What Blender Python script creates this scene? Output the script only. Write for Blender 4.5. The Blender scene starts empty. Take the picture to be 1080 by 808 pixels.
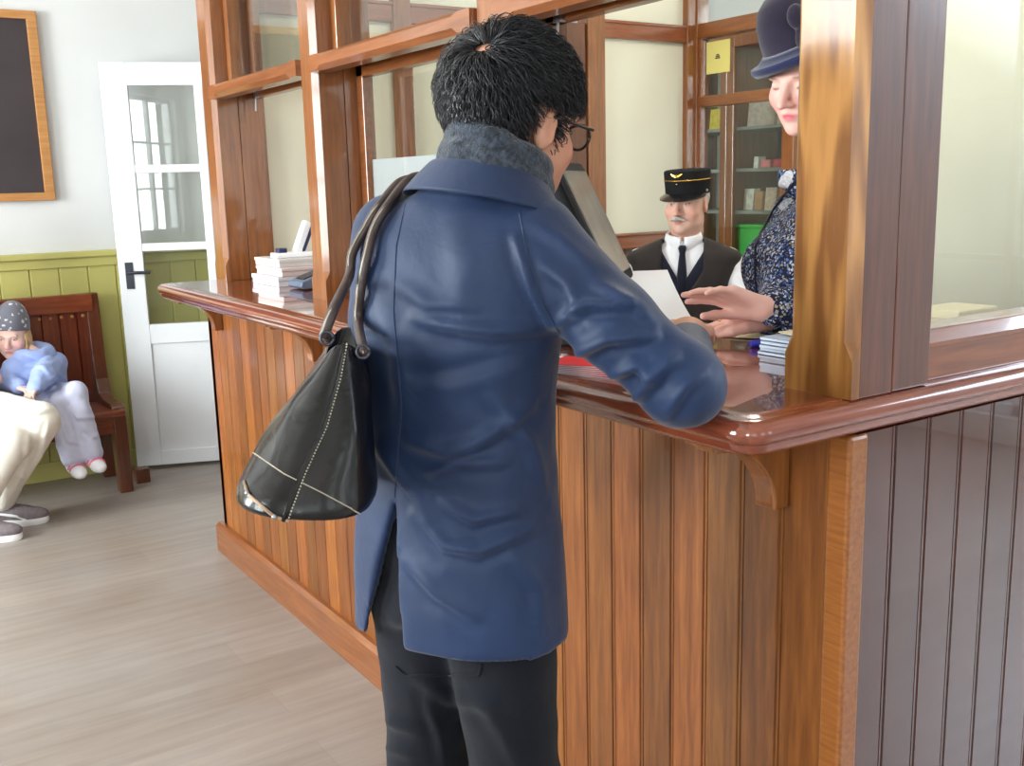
import bpy, math, random
import numpy as np
from mathutils import Vector, Matrix

random.seed(7)
RNG = np.random.default_rng(7)
SC = bpy.context.scene
COL = SC.collection
PI = math.pi

# ---------------------------------------------------------------- camera model (1080 x 808 frame)
F_PX, CAM_H = 1086.2, 1.48
YAW, PITCH, ROLL = math.radians(33.3144), math.radians(10.891), math.radians(1.4976)
_f = np.array([math.sin(YAW) * math.cos(PITCH), math.cos(YAW) * math.cos(PITCH), -math.sin(PITCH)])
_r = np.array([math.cos(YAW), -math.sin(YAW), 0.0])
_d = np.cross(_f, _r)
CR = math.cos(ROLL) * _r + math.sin(ROLL) * _d
CD = -math.sin(ROLL) * _r + math.cos(ROLL) * _d
CF = _f
CAM = np.array([0, 0, CAM_H])


def ray(x, y):
    return CR * ((x - 540) / F_PX) + CD * ((y - 404) / F_PX) + CF


def pz(x, y, z):
    d = ray(x, y); return CAM + d * ((z - CAM[2]) / d[2])


def py_(x, y, Y):
    d = ray(x, y); return CAM + d * (Y / d[1])


def px_(x, y, X):
    d = ray(x, y); return CAM + d * (X / d[0])


def pd(x, y, dist):
    return CAM + ray(x, y) * dist


# ---------------------------------------------------------------- materials
def lin(c):
    return tuple((v / 255 / 12.92) if v / 255 <= 0.04045 else ((v / 255 + 0.055) / 1.055) ** 2.4 for v in c)


def new_mat(name):
    m = bpy.data.materials.new(name); m.use_nodes = True
    nt = m.node_tree
    b = nt.nodes['Principled BSDF']
    return m, nt, b


def N(nt, typ, **kw):
    n = nt.nodes.new(typ)
    for k, v in kw.items():
        setattr(n, k, v)
    return n


def setp(b, rough=0.5, spec=0.5, metal=0.0, coat=0.0, coat_rough=0.05, sheen=0.0):
    b.inputs['Roughness'].default_value = rough
    b.inputs['Specular IOR Level'].default_value = spec
    b.inputs['Metallic'].default_value = metal
    b.inputs['Coat Weight'].default_value = coat
    b.inputs['Coat Roughness'].default_value = coat_rough
    b.inputs['Sheen Weight'].default_value = sheen


def ramp(nt, stops):
    r = N(nt, 'ShaderNodeValToRGB')
    e = r.color_ramp.elements
    while len(e) < len(stops):
        e.new(0.5)
    for el, (p, c) in zip(e, stops):
        el.position = p; el.color = (*lin(c), 1)
    return r


def mat(name, col, rough=0.5, spec=0.5, metal=0.0, coat=0.0, var=0.08, vscale=8.0, bump=0.0, bscale=60.0, sheen=0.0, coat_rough=0.05):
    """Principled with a soft noise variation of the colour and an optional noise bump."""
    m, nt, b = new_mat(name)
    setp(b, rough, spec, metal, coat, coat_rough, sheen)
    tc = N(nt, 'ShaderNodeTexCoord')
    nz = N(nt, 'ShaderNodeTexNoise'); nz.inputs['Scale'].default_value = vscale; nz.inputs['Detail'].default_value = 4
    nt.links.new(tc.outputs['Object'], nz.inputs['Vector'])
    lo = tuple(max(0, c * (1 - var)) for c in col); hi = tuple(min(255, c * (1 + var)) for c in col)
    r = ramp(nt, [(0.3, lo), (0.7, hi)])
    nt.links.new(nz.outputs['Fac'], r.inputs['Fac'])
    nt.links.new(r.outputs['Color'], b.inputs['Base Color'])
    if bump:
        n2 = N(nt, 'ShaderNodeTexNoise'); n2.inputs['Scale'].default_value = bscale; n2.inputs['Detail'].default_value = 3
        nt.links.new(tc.outputs['Object'], n2.inputs['Vector'])
        bp = N(nt, 'ShaderNodeBump'); bp.inputs['Strength'].default_value = bump; bp.inputs['Distance'].default_value = 0.004
        nt.links.new(n2.outputs['Fac'], bp.inputs['Height'])
        nt.links.new(bp.outputs['Normal'], b.inputs['Normal'])
    return m


def wood(name, dark, light, axis=2, plank=None, plank_axis=1, plank_off=0.0, tint=0.35, coat=0.7, rough=0.3, figure=0.0, stretch=14.0, scale=5.0, coat_rough=0.06, bump=0.06, darkplanks=0.0):
    """Varnished wood in world position coordinates: long grain along AXIS, one tint per plank."""
    m, nt, b = new_mat(name)
    setp(b, rough, 0.5, 0, coat, coat_rough)
    geo = N(nt, 'ShaderNodeNewGeometry')
    pos = geo.outputs['Position']
    sep = N(nt, 'ShaderNodeSeparateXYZ'); nt.links.new(pos, sep.inputs[0])
    add_seed = None
    if plank:
        a = N(nt, 'ShaderNodeMath', operation='SUBTRACT'); a.inputs[1].default_value = plank_off
        nt.links.new(sep.outputs[plank_axis], a.inputs[0])
        dv = N(nt, 'ShaderNodeMath', operation='DIVIDE'); dv.inputs[1].default_value = plank
        nt.links.new(a.outputs[0], dv.inputs[0])
        fl = N(nt, 'ShaderNodeMath', operation='FLOOR'); nt.links.new(dv.outputs[0], fl.inputs[0])
        wn = N(nt, 'ShaderNodeTexWhiteNoise', noise_dimensions='1D'); nt.links.new(fl.outputs[0], wn.inputs['W'])
        add_seed = wn
    mp = N(nt, 'ShaderNodeMapping')
    sc = [scale * stretch] * 3; sc[axis] = scale
    mp.inputs['Scale'].default_value = sc
    if add_seed:
        vs = N(nt, 'ShaderNodeVectorMath', operation='SCALE'); vs.inputs['Scale'].default_value = 9.0
        nt.links.new(add_seed.outputs['Color'], vs.inputs[0])
        va = N(nt, 'ShaderNodeVectorMath', operation='ADD')
        nt.links.new(pos, va.inputs[0]); nt.links.new(vs.outputs[0], va.inputs[1])
        nt.links.new(va.outputs[0], mp.inputs['Vector'])
    else:
        nt.links.new(pos, mp.inputs['Vector'])
    nz = N(nt, 'ShaderNodeTexNoise'); nz.inputs['Scale'].default_value = 1.0; nz.inputs['Detail'].default_value = 6; nz.inputs['Roughness'].default_value = 0.62
    nz.inputs['Distortion'].default_value = 0.25
    nt.links.new(mp.outputs[0], nz.inputs['Vector'])
    fac = nz.outputs['Fac']
    if figure:
        mp2 = N(nt, 'ShaderNodeMapping'); s2 = [16.0] * 3; s2[axis] = 2.4; mp2.inputs['Scale'].default_value = s2
        nt.links.new(pos, mp2.inputs['Vector'])
        n3 = N(nt, 'ShaderNodeTexNoise'); n3.inputs['Scale'].default_value = 0.8; n3.inputs['Detail'].default_value = 2
        nt.links.new(mp2.outputs[0], n3.inputs['Vector'])
        ml = N(nt, 'ShaderNodeMath', operation='MULTIPLY'); ml.inputs[1].default_value = 26.0
        nt.links.new(n3.outputs['Fac'], ml.inputs[0])
        sn = N(nt, 'ShaderNodeMath', operation='SINE'); nt.links.new(ml.outputs[0], sn.inputs[0])
        mr = N(nt, 'ShaderNodeMapRange'); mr.inputs[1].default_value = -1; mr.inputs[2].default_value = 1
        nt.links.new(sn.outputs[0], mr.inputs[0])
        mx = N(nt, 'ShaderNodeMix'); mx.inputs[0].default_value = figure
        nt.links.new(fac, mx.inputs[2]); nt.links.new(mr.outputs[0], mx.inputs[3])
        fac = mx.outputs[0]
    r = ramp(nt, [(0.28, dark), (0.5, tuple((a + c) / 2 for a, c in zip(dark, light))), (0.74, light)])
    nt.links.new(fac, r.inputs['Fac'])
    out = r.outputs['Color']
    if add_seed:
        mr = N(nt, 'ShaderNodeMapRange'); mr.inputs[3].default_value = 1 - tint; mr.inputs[4].default_value = 1 + tint * 0.45
        nt.links.new(add_seed.outputs['Value'], mr.inputs[0])
        hs = N(nt, 'ShaderNodeHueSaturation'); nt.links.new(out, hs.inputs['Color'])
        nt.links.new(mr.outputs[0], hs.inputs['Value'])
        hr = N(nt, 'ShaderNodeMapRange'); hr.inputs[3].default_value = 0.493; hr.inputs[4].default_value = 0.503
        sp = N(nt, 'ShaderNodeSeparateColor'); nt.links.new(add_seed.outputs['Color'], sp.inputs[0])
        nt.links.new(sp.outputs[1], hr.inputs[0]); nt.links.new(hr.outputs[0], hs.inputs['Hue'])
        out = hs.outputs['Color']
    nt.links.new(out, b.inputs['Base Color'])
    if bump:
        bp = N(nt, 'ShaderNodeBump'); bp.inputs['Strength'].default_value = bump; bp.inputs['Distance'].default_value = 0.003
        nt.links.new(fac, bp.inputs['Height']); nt.links.new(bp.outputs['Normal'], b.inputs['Normal'])
    return m


def glass_mat(name, tint=(255, 255, 255), rough=0.0, refl=1.0):
    m, nt, b = new_mat(name)
    nt.nodes.remove(b)
    out = nt.nodes['Material Output']
    tr = N(nt, 'ShaderNodeBsdfTransparent'); tr.inputs[0].default_value = (*lin(tint), 1)
    gl = N(nt, 'ShaderNodeBsdfGlossy'); gl.inputs['Roughness'].default_value = rough
    lw = N(nt, 'ShaderNodeLayerWeight'); lw.inputs[0].default_value = 0.5
    pw = N(nt, 'ShaderNodeMath', operation='POWER'); pw.inputs[1].default_value = 5.0
    nt.links.new(lw.outputs['Facing'], pw.inputs[0])
    mu = N(nt, 'ShaderNodeMath', operation='MULTIPLY_ADD'); mu.inputs[1].default_value = 0.95 * refl; mu.inputs[2].default_value = 0.04 * refl
    nt.links.new(pw.outputs[0], mu.inputs[0])
    mx = N(nt, 'ShaderNodeMixShader')
    nt.links.new(mu.outputs[0], mx.inputs[0]); nt.links.new(tr.outputs[0], mx.inputs[1]); nt.links.new(gl.outputs[0], mx.inputs[2])
    nt.links.new(mx.outputs[0], out.inputs[0])
    return m


def attr_mat(name, rough=0.5, spec=0.4, sss=0.0, coat=0.0):
    m, nt, b = new_mat(name)
    setp(b, rough, spec, 0, coat)
    at = N(nt, 'ShaderNodeVertexColor'); at.layer_name = 'Col'
    nt.links.new(at.outputs[0], b.inputs['Base Color'])
    if sss:
        b.inputs['Subsurface Weight'].default_value = sss
        b.inputs['Subsurface Radius'].default_value = (0.012, 0.005, 0.003)
        b.inputs['Subsurface Scale'].default_value = 0.5
    return m


def spots_mat(name, base, spots, scale=90.0, thr=0.32, rough=0.7, bump=0.0):
    """Dark ground with small round-ish flecks in several colours (printed cloth)."""
    m, nt, b = new_mat(name); setp(b, rough, 0.3)
    tc = N(nt, 'ShaderNodeTexCoord')
    nz = N(nt, 'ShaderNodeTexNoise'); nz.inputs['Scale'].default_value = scale * 0.7
    nt.links.new(tc.outputs['Object'], nz.inputs['Vector'])
    mxv = N(nt, 'ShaderNodeMix', data_type='VECTOR'); mxv.inputs[0].default_value = 0.012
    nt.links.new(tc.outputs['Object'], mxv.inputs[4]); nt.links.new(nz.outputs['Color'], mxv.inputs[5])
    vo = N(nt, 'ShaderNodeTexVoronoi'); vo.inputs['Scale'].default_value = scale
    nt.links.new(mxv.outputs[1], vo.inputs['Vector'])
    lt = N(nt, 'ShaderNodeMath', operation='LESS_THAN'); lt.inputs[1].default_value = thr
    nt.links.new(vo.outputs['Distance'], lt.inputs[0])
    sp = N(nt, 'ShaderNodeSeparateColor'); nt.links.new(vo.outputs['Color'], sp.inputs[0])
    n = len(spots)
    r = ramp(nt, [(i / n, c) for i, c in enumerate(spots)]); r.color_ramp.interpolation = 'CONSTANT'
    nt.links.new(sp.outputs[0], r.inputs['Fac'])
    mx = N(nt, 'ShaderNodeMix', data_type='RGBA'); mx.inputs[6].default_value = (*lin(base), 1)
    nt.links.new(lt.outputs[0], mx.inputs[0]); nt.links.new(r.outputs['Color'], mx.inputs[7])
    nt.links.new(mx.outputs[2], b.inputs['Base Color'])
    return m


# ---------------------------------------------------------------- mesh builder
class MB:
    def __init__(s):
        s.v = []; s.f = []

    def add(s, vs, fs):
        b = len(s.v); s.v.extend([tuple(map(float, p)) for p in vs]); s.f.extend([tuple(i + b for i in f) for f in fs]); return s

    def box(s, x0, y0, z0, x1, y1, z1):
        x0, x1 = min(x0, x1), max(x0, x1); y0, y1 = min(y0, y1), max(y0, y1); z0, z1 = min(z0, z1), max(z0, z1)
        vs = [(x0, y0, z0), (x1, y0, z0), (x1, y1, z0), (x0, y1, z0), (x0, y0, z1), (x1, y0, z1), (x1, y1, z1), (x0, y1, z1)]
        return s.add(vs, [(0, 3, 2, 1), (4, 5, 6, 7), (0, 1, 5, 4), (1, 2, 6, 5), (2, 3, 7, 6), (3, 0, 4, 7)])

    def obox(s, c, ax, ay, az, hx, hy, hz):
        c, ax, ay, az = map(lambda q: np.array(q, float), (c, ax, ay, az))
        vs = [c + ax * hx * i + ay * hy * j + az * hz * k for k in (-1, 1) for i, j in ((-1, -1), (1, -1), (1, 1), (-1, 1))]
        return s.add(vs, [(0, 3, 2, 1), (4, 5, 6, 7), (0, 1, 5, 4), (1, 2, 6, 5), (2, 3, 7, 6), (3, 0, 4, 7)])

    def rings(s, rings, closed=True, cap0=True, cap1=True):
        """Loft of equal-length rings (lists of points)."""
        n = len(rings[0]); vs = [p for r in rings for p in r]; fs = []
        for i in range(len(rings) - 1):
            for j in range(n if closed else n - 1):
                a = i * n + j; b = i * n + (j + 1) % n
                fs.append((a, b, b + n, a + n))
        if closed and cap0: fs.append(tuple(reversed(range(n))))
        if closed and cap1: fs.append(tuple((len(rings) - 1) * n + j for j in range(n)))
        return s.add(vs, fs)

    def prism(s, poly, axis, a, b):
        """poly: 2-D points in the two other axes (x,y,z order), extruded along axis from a to b."""
        def P(q, t):
            l = list(q); l.insert(axis, t); return l
        return s.rings([[P(q, a) for q in poly], [P(q, b) for q in poly]])

    def tube(s, path, r, n=10, caps=True, flat=1.0):
        path = [np.array(p, float) for p in path]; R = r if hasattr(r, '__len__') else [r] * len(path)
        rings = []; up = None
        for i, p in enumerate(path):
            t = path[min(i + 1, len(path) - 1)] - path[max(i - 1, 0)]; t /= np.linalg.norm(t) + 1e-12
            if up is None:
                up = np.array([0, 0, 1.0]) if abs(t[2]) < 0.9 else np.array([1.0, 0, 0])
            a = np.cross(t, up); a /= np.linalg.norm(a) + 1e-12; up = np.cross(a, t)
            rings.append([p + R[i] * (math.cos(k * 2 * PI / n) * a + flat * math.sin(k * 2 * PI / n) * up) for k in range(n)])
        return s.rings(rings, cap0=caps, cap1=caps)

    def lathe(s, prof, c=(0, 0, 0), n=28, axis=2, sx=1.0, sy=1.0):
        rings = []
        for r, h in prof:
            ring = []
            for k in range(n):
                a = 2 * PI * k / n; l = [r * sx * math.cos(a), r * sy * math.sin(a)]; l.insert(axis, h)
                ring.append(np.array(l) + np.array(c, float))
            rings.append(ring)
        return s.rings(rings)

    def ball(s, c, r, n=16, m=10):
        r = np.array(r if hasattr(r, '__len__') else (r, r, r), float)
        return s.rings([[np.array(c) + r * np.array([math.sin(t) * math.cos(2 * PI * k / n), math.sin(t) * math.sin(2 * PI * k / n), math.cos(t)]) for k in range(n)]
                        for t in [PI - PI * (i + 0.001) / (m + 0.002) for i in range(m + 1)]])


def make_mesh(name, v, f, smooth=False):
    me = bpy.data.meshes.new(name)
    v = np.asarray(v, float)
    me.from_pydata([tuple(p) for p in v], [], [tuple(q) for q in f])
    me.update()
    if smooth:
        me.polygons.foreach_set('use_smooth', [True] * len(me.polygons))
    return me


def obj(name, mb, m=None, parent=None, bevel=0.0, smooth=False, segs=2, subsurf=0, local=False, auto=None):
    """Link the collected shapes as ONE mesh object; world coordinates unless local."""
    v = np.asarray(mb.v, float) if isinstance(mb, MB) else np.asarray(mb[0], float)
    f = mb.f if isinstance(mb, MB) else mb[1]
    if parent is not None and not local:
        inv = np.array(WM(parent).inverted())
        v = v @ inv[:3, :3].T + inv[:3, 3]
    me = make_mesh(name, v, f, smooth)
    o = bpy.data.objects.new(name, me); COL.objects.link(o)
    if m is not None: me.materials.append(m)
    if parent is not None: o.parent = parent
    if auto is not None:
        import bmesh
        bm = bmesh.new(); bm.from_mesh(me)
        bmesh.ops.recalc_face_normals(bm, faces=bm.faces)
        for e in bm.edges:
            if len(e.link_faces) == 2 and e.calc_face_angle(0) > auto: e.smooth = False
        for q in bm.faces: q.smooth = True
        bm.to_mesh(me); bm.free()
    else:
        import bmesh
        bm = bmesh.new(); bm.from_mesh(me); bmesh.ops.recalc_face_normals(bm, faces=bm.faces); bm.to_mesh(me); bm.free()
    if bevel:
        b = o.modifiers.new('Bevel', 'BEVEL'); b.width = bevel; b.segments = segs; b.limit_method = 'ANGLE'; b.angle_limit = math.radians(40)
    if subsurf:
        b = o.modifiers.new('Sub', 'SUBSURF'); b.levels = subsurf; b.render_levels = subsurf
    return o


def WM(o):
    m = o.matrix_basis.copy()
    p = o.parent
    while p is not None:
        m = p.matrix_basis @ m; p = p.parent
    return m


def tag(o, label=None, cat=None, group=None, kind=None):
    if label: o['label'] = label
    if cat: o['category'] = cat
    if group: o['group'] = group
    if kind: o['kind'] = kind
    return o


def thing(name, label, cat, loc=(0, 0, 0), rz=0.0, group=None):
    o = bpy.data.objects.new(name, None); COL.objects.link(o)
    o.empty_display_size = 0.1
    o.location = loc; o.rotation_euler = (0, 0, rz)
    return tag(o, label, cat, group)


def struct(name, mb, m, parent=None, **kw):
    o = obj(name, mb, m, parent, **kw)
    if parent is None: o['kind'] = 'structure'
    return o


def dup(root, loc=None, rz=None, label=None):
    r = root.copy(); COL.objects.link(r)
    if loc is not None: r.location = loc
    if rz is not None: r.rotation_euler = (0, 0, rz)
    if label: r['label'] = label
    for ch in list(root.children):
        c = ch.copy(); COL.objects.link(c); c.parent = r
        for g in list(ch.children):
            d = g.copy(); COL.objects.link(d); d.parent = c
    return r


# ---------------------------------------------------------------- implicit surfaces for bodies and clothes
def smin(a, b, k):
    h = np.clip(0.5 + 0.5 * (a - b) / k, 0, 1)
    return a * (1 - h) + b * h - k * h * (1 - h)


class SDF:
    def __init__(s, lo, hi, h):
        s.lo = np.array(lo, np.float32); s.h = h
        s.n = [int(math.ceil((b - a) / h)) + 1 for a, b in zip(lo, hi)]
        s.D = np.full(s.n, 9.0, np.float32)
        s.ax = [np.float32(lo[i]) + h * np.arange(s.n[i], dtype=np.float32) for i in range(3)]

    def _sl(s, lo, hi):
        sl = []
        for i in range(3):
            a = max(0, int(math.floor((lo[i] - s.lo[i]) / s.h))); b = min(s.n[i], int(math.ceil((hi[i] - s.lo[i]) / s.h)) + 1)
            if b <= a: return None
            sl.append(slice(a, b))
        return tuple(sl)

    def op(s, fn, lo, hi, k=0.0, sub=False, margin=0.03):
        m = margin + k
        sl = s._sl(np.array(lo) - m, np.array(hi) + m)
        if sl is None: return s
        X = s.ax[0][sl[0]][:, None, None]; Y = s.ax[1][sl[1]][None, :, None]; Z = s.ax[2][sl[2]][None, None, :]
        d = fn(X, Y, Z).astype(np.float32)
        D = s.D[sl]
        if sub:
            s.D[sl] = -smin(-D, d, k) if k else np.maximum(D, -d)
        else:
            s.D[sl] = smin(D, d, k) if k else np.minimum(D, d)
        return s

    def rc(s, a, b, ra, rb=None, k=0.02, sub=False):
        rb = ra if rb is None else rb
        a = np.array(a, float); b = np.array(b, float); ba = b - a; L = float(ba @ ba) + 1e-12
        R = max(ra, rb)

        def fn(X, Y, Z):
            px, py, pz_ = X - a[0], Y - a[1], Z - a[2]
            t = np.clip((px * ba[0] + py * ba[1] + pz_ * ba[2]) / L, 0, 1)
            return np.sqrt((px - t * ba[0]) ** 2 + (py - t * ba[1]) ** 2 + (pz_ - t * ba[2]) ** 2) - (ra + (rb - ra) * t)
        return s.op(fn, np.minimum(a, b) - R, np.maximum(a, b) + R, k, sub)

    def ell(s, c, r, k=0.02, R=None, sub=False):
        c = np.array(c, float); r = np.array(r, float)
        M = np.eye(3) if R is None else np.array(R, float)     # columns = local axes
        ext = np.sqrt((M ** 2 * r[None, :] ** 2).sum(1))

        def fn(X, Y, Z):
            p = [X - c[0], Y - c[1], Z - c[2]]
            q = [(M[0, i] * p[0] + M[1, i] * p[1] + M[2, i] * p[2]) for i in range(3)]
            k0 = np.sqrt(sum((q[i] / r[i]) ** 2 for i in range(3))); k1 = np.sqrt(sum((q[i] / r[i] ** 2) ** 2 for i in range(3))) + 1e-9
            return k0 * (k0 - 1) / k1
        return s.op(fn, c - ext, c + ext, k, sub)

    def stack(s, tab, k=0.02, p=2.0, wr=None, sub=False):
        """Vertical body of ellipse-like sections: tab rows (z, rx, ry, cx, cy)."""
        T = np.array(tab, float); z0, z1 = T[0, 0], T[-1, 0]
        mx = T[:, 1].max() + abs(T[:, 3]).max(); my = T[:, 2].max() + abs(T[:, 4]).max()

        def fn(X, Y, Z):
            zz = np.clip(Z, z0, z1)
            g = [smooth_interp(zz, T[:, 0], T[:, i]) for i in range(1, 5)]
            qx = np.abs(X - g[2]) / g[0]; qy = np.abs(Y - g[3]) / g[1]
            q = (qx ** p + qy ** p) ** (1 / p)
            d = (q - 1) * np.minimum(g[0], g[1])
            if wr is not None: d = d + wr(X, Y, Z)
            return np.maximum(d, np.maximum(z0 - Z, Z - z1)) if True else d
        return s.op(fn, (-mx, -my, z0), (mx, my, z1), k, sub)

    def mesh(s, smooth=1):
        D = s.D; nx, ny, nz = s.n
        ins = D < 0
        corners = [(i, j, k) for i in (0, 1) for j in (0, 1) for k in (0, 1)]
        cnt = np.zeros((nx - 1, ny - 1, nz - 1), np.int8)
        for i, j, k in corners:
            cnt += ins[i:nx - 1 + i, j:ny - 1 + j, k:nz - 1 + k]
        act = (cnt > 0) & (cnt < 8)
        idx = np.argwhere(act)
        vid = np.full(act.shape, -1, np.int64); vid[act] = np.arange(len(idx))
        acc = np.zeros((len(idx), 3)); num = np.zeros(len(idx))
        edges = [(a, b) for ai, a in enumerate(corners) for b in corners[ai + 1:] if sum(abs(p - q) for p, q in zip(a, b)) == 1]
        for a, b in edges:
            da = D[idx[:, 0] + a[0], idx[:, 1] + a[1], idx[:, 2] + a[2]].astype(float); db = D[idx[:, 0] + b[0], idx[:, 1] + b[1], idx[:, 2] + b[2]].astype(float)
            cr = (da < 0) != (db < 0)
            t = np.where(cr, da / np.where(cr, da - db, 1), 0)
            t = np.clip(t, 0.02, 0.98)
            pa = np.array(a, float); pb = np.array(b, float)
            acc += np.where(cr[:, None], pa + t[:, None] * (pb - pa), 0); num += cr
        v = (idx + acc / num[:, None]) * s.h + s.lo.astype(float)
        fs = []
        for ax in range(3):
            o = [q for q in range(3) if q != ax]
            sl0 = [slice(None)] * 3; sl1 = [slice(None)] * 3
            sl0[ax] = slice(0, s.n[ax] - 1); sl1[ax] = slice(1, s.n[ax])
            for q in o: sl0[q] = slice(1, s.n[q] - 1); sl1[q] = slice(1, s.n[q] - 1)
            A = ins[tuple(sl0)]; B = ins[tuple(sl1)]
            e = np.argwhere(A != B)
            if not len(e): continue
            flip = A[e[:, 0], e[:, 1], e[:, 2]]
            base = e.copy(); base[:, o[0]] += 1; base[:, o[1]] += 1
            quad = []
            for d0, d1 in ((-1, -1), (0, -1), (0, 0), (-1, 0)):
                c = base.copy(); c[:, o[0]] += d0; c[:, o[1]] += d1
                quad.append(vid[c[:, 0], c[:, 1], c[:, 2]])
            quad = np.stack(quad, 1)
            if ax == 1: flip = ~flip
            quad[~flip] = quad[~flip][:, ::-1]
            fs.append(quad)
        f = np.concatenate(fs)
        f = f[(f >= 0).all(1)]
        for _ in range(smooth):
            v = laplace(v, f)
        return v, f


def laplace(v, f, lam=0.5):
    acc = np.zeros_like(v); n = np.zeros(len(v))
    for a in range(4):
        b = (a + 1) % 4
        np.add.at(acc, f[:, a], v[f[:, b]]); np.add.at(n, f[:, a], 1)
        np.add.at(acc, f[:, b], v[f[:, a]]); np.add.at(n, f[:, b], 1)
    return v * (1 - lam) + lam * acc / np.maximum(n, 1)[:, None]


def smooth_interp(z, xs, ys):
    z = np.asarray(z)
    i = np.clip(np.searchsorted(xs, z) - 1, 0, len(xs) - 2)
    t = np.clip((z - xs[i]) / (xs[i + 1] - xs[i]), 0, 1)
    m = np.gradient(ys, xs)
    h = xs[i + 1] - xs[i]
    t2, t3 = t * t, t * t * t
    return (2 * t3 - 3 * t2 + 1) * ys[i] + (t3 - 2 * t2 + t) * h * m[i] + (-2 * t3 + 3 * t2) * ys[i + 1] + (t3 - t2) * h * m[i + 1]


_LAT = RNG.random((32, 32, 32)) * 2 - 1


def vnoise(p):
    p = np.asarray(p, float); i = np.floor(p).astype(int); t = p - i; t = t * t * (3 - 2 * t)
    r = 0
    for a in (0, 1):
        for b in (0, 1):
            for c in (0, 1):
                w = (t[..., 0] if a else 1 - t[..., 0]) * (t[..., 1] if b else 1 - t[..., 1]) * (t[..., 2] if c else 1 - t[..., 2])
                r = r + w * _LAT[(i[..., 0] + a) % 32, (i[..., 1] + b) % 32, (i[..., 2] + c) % 32]
    return r


def vnormals(v, f):
    a, b, c, d = (v[f[:, i]] for i in range(4))
    fn = np.cross(c - a, d - b)
    n = np.zeros_like(v)
    for i in range(4): np.add.at(n, f[:, i], fn)
    return n / (np.linalg.norm(n, axis=1)[:, None] + 1e-12)


def folds(v, f, lines, amp_noise=0.0, nscale=9.0):
    """Push a cloth surface along its normals: fold lines (a, b, width, height) and a little noise."""
    n = vnormals(v, f); disp = np.zeros(len(v))
    for a, b, w, h in lines:
        a = np.array(a, float); b = np.array(b, float); ba = b - a
        t = np.clip(((v - a) @ ba) / (ba @ ba), 0, 1)
        wob = 0.35 * w * vnoise(v * 14 + h * 1000)
        d = np.linalg.norm(v - a - t[:, None] * ba, axis=1) + wob
        disp += h * np.exp(-(d / w) ** 2) * np.sin(np.clip(0.12 + t * 0.88, 0, 1) * PI) ** 0.5
    if amp_noise:
        disp += amp_noise * vnoise(v * nscale) + 0.4 * amp_noise * vnoise(v * nscale * 2.3 + 7)
    return v + n * disp[:, None]


def sobj(name, vf, m, parent, colfn=None, local=True):
    o = obj(name, vf, m, parent, smooth=True, local=local)
    if colfn is not None:
        setcol(o, colfn(np.asarray(vf[0])))
    return o


def setcol(o, c):
    at = o.data.color_attributes.new('Col', 'FLOAT_COLOR', 'POINT')
    c = np.concatenate([np.asarray(c, float), np.ones((len(c), 1))], 1)
    at.data.foreach_set('color', c.ravel().astype(np.float32))


def join(parts):
    V = []; F = []; b = 0
    for v, f in parts:
        V.append(np.asarray(v, float)); F.extend([tuple(int(i) + b for i in q) for q in f]); b += len(v)
    return np.concatenate(V), F


def rotm(yaw=0, pitch=0, roll=0):
    """Columns = local x (right), y (forward), z (up) after yaw (about z, ccw), pitch (nose up), roll."""
    return np.array(Matrix.Rotation(yaw, 3, 'Z') @ Matrix.Rotation(pitch, 3, 'X') @ Matrix.Rotation(roll, 3, 'Y'))


class Fr:
    """A placed local frame for the SDF primitives."""
    def __init__(s, o, R): s.o = np.array(o, float); s.R = np.array(R, float)
    def p(s, q): return s.o + s.R @ np.array(q, float)
    def inv(s, v): return (np.asarray(v) - s.o) @ s.R


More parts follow.
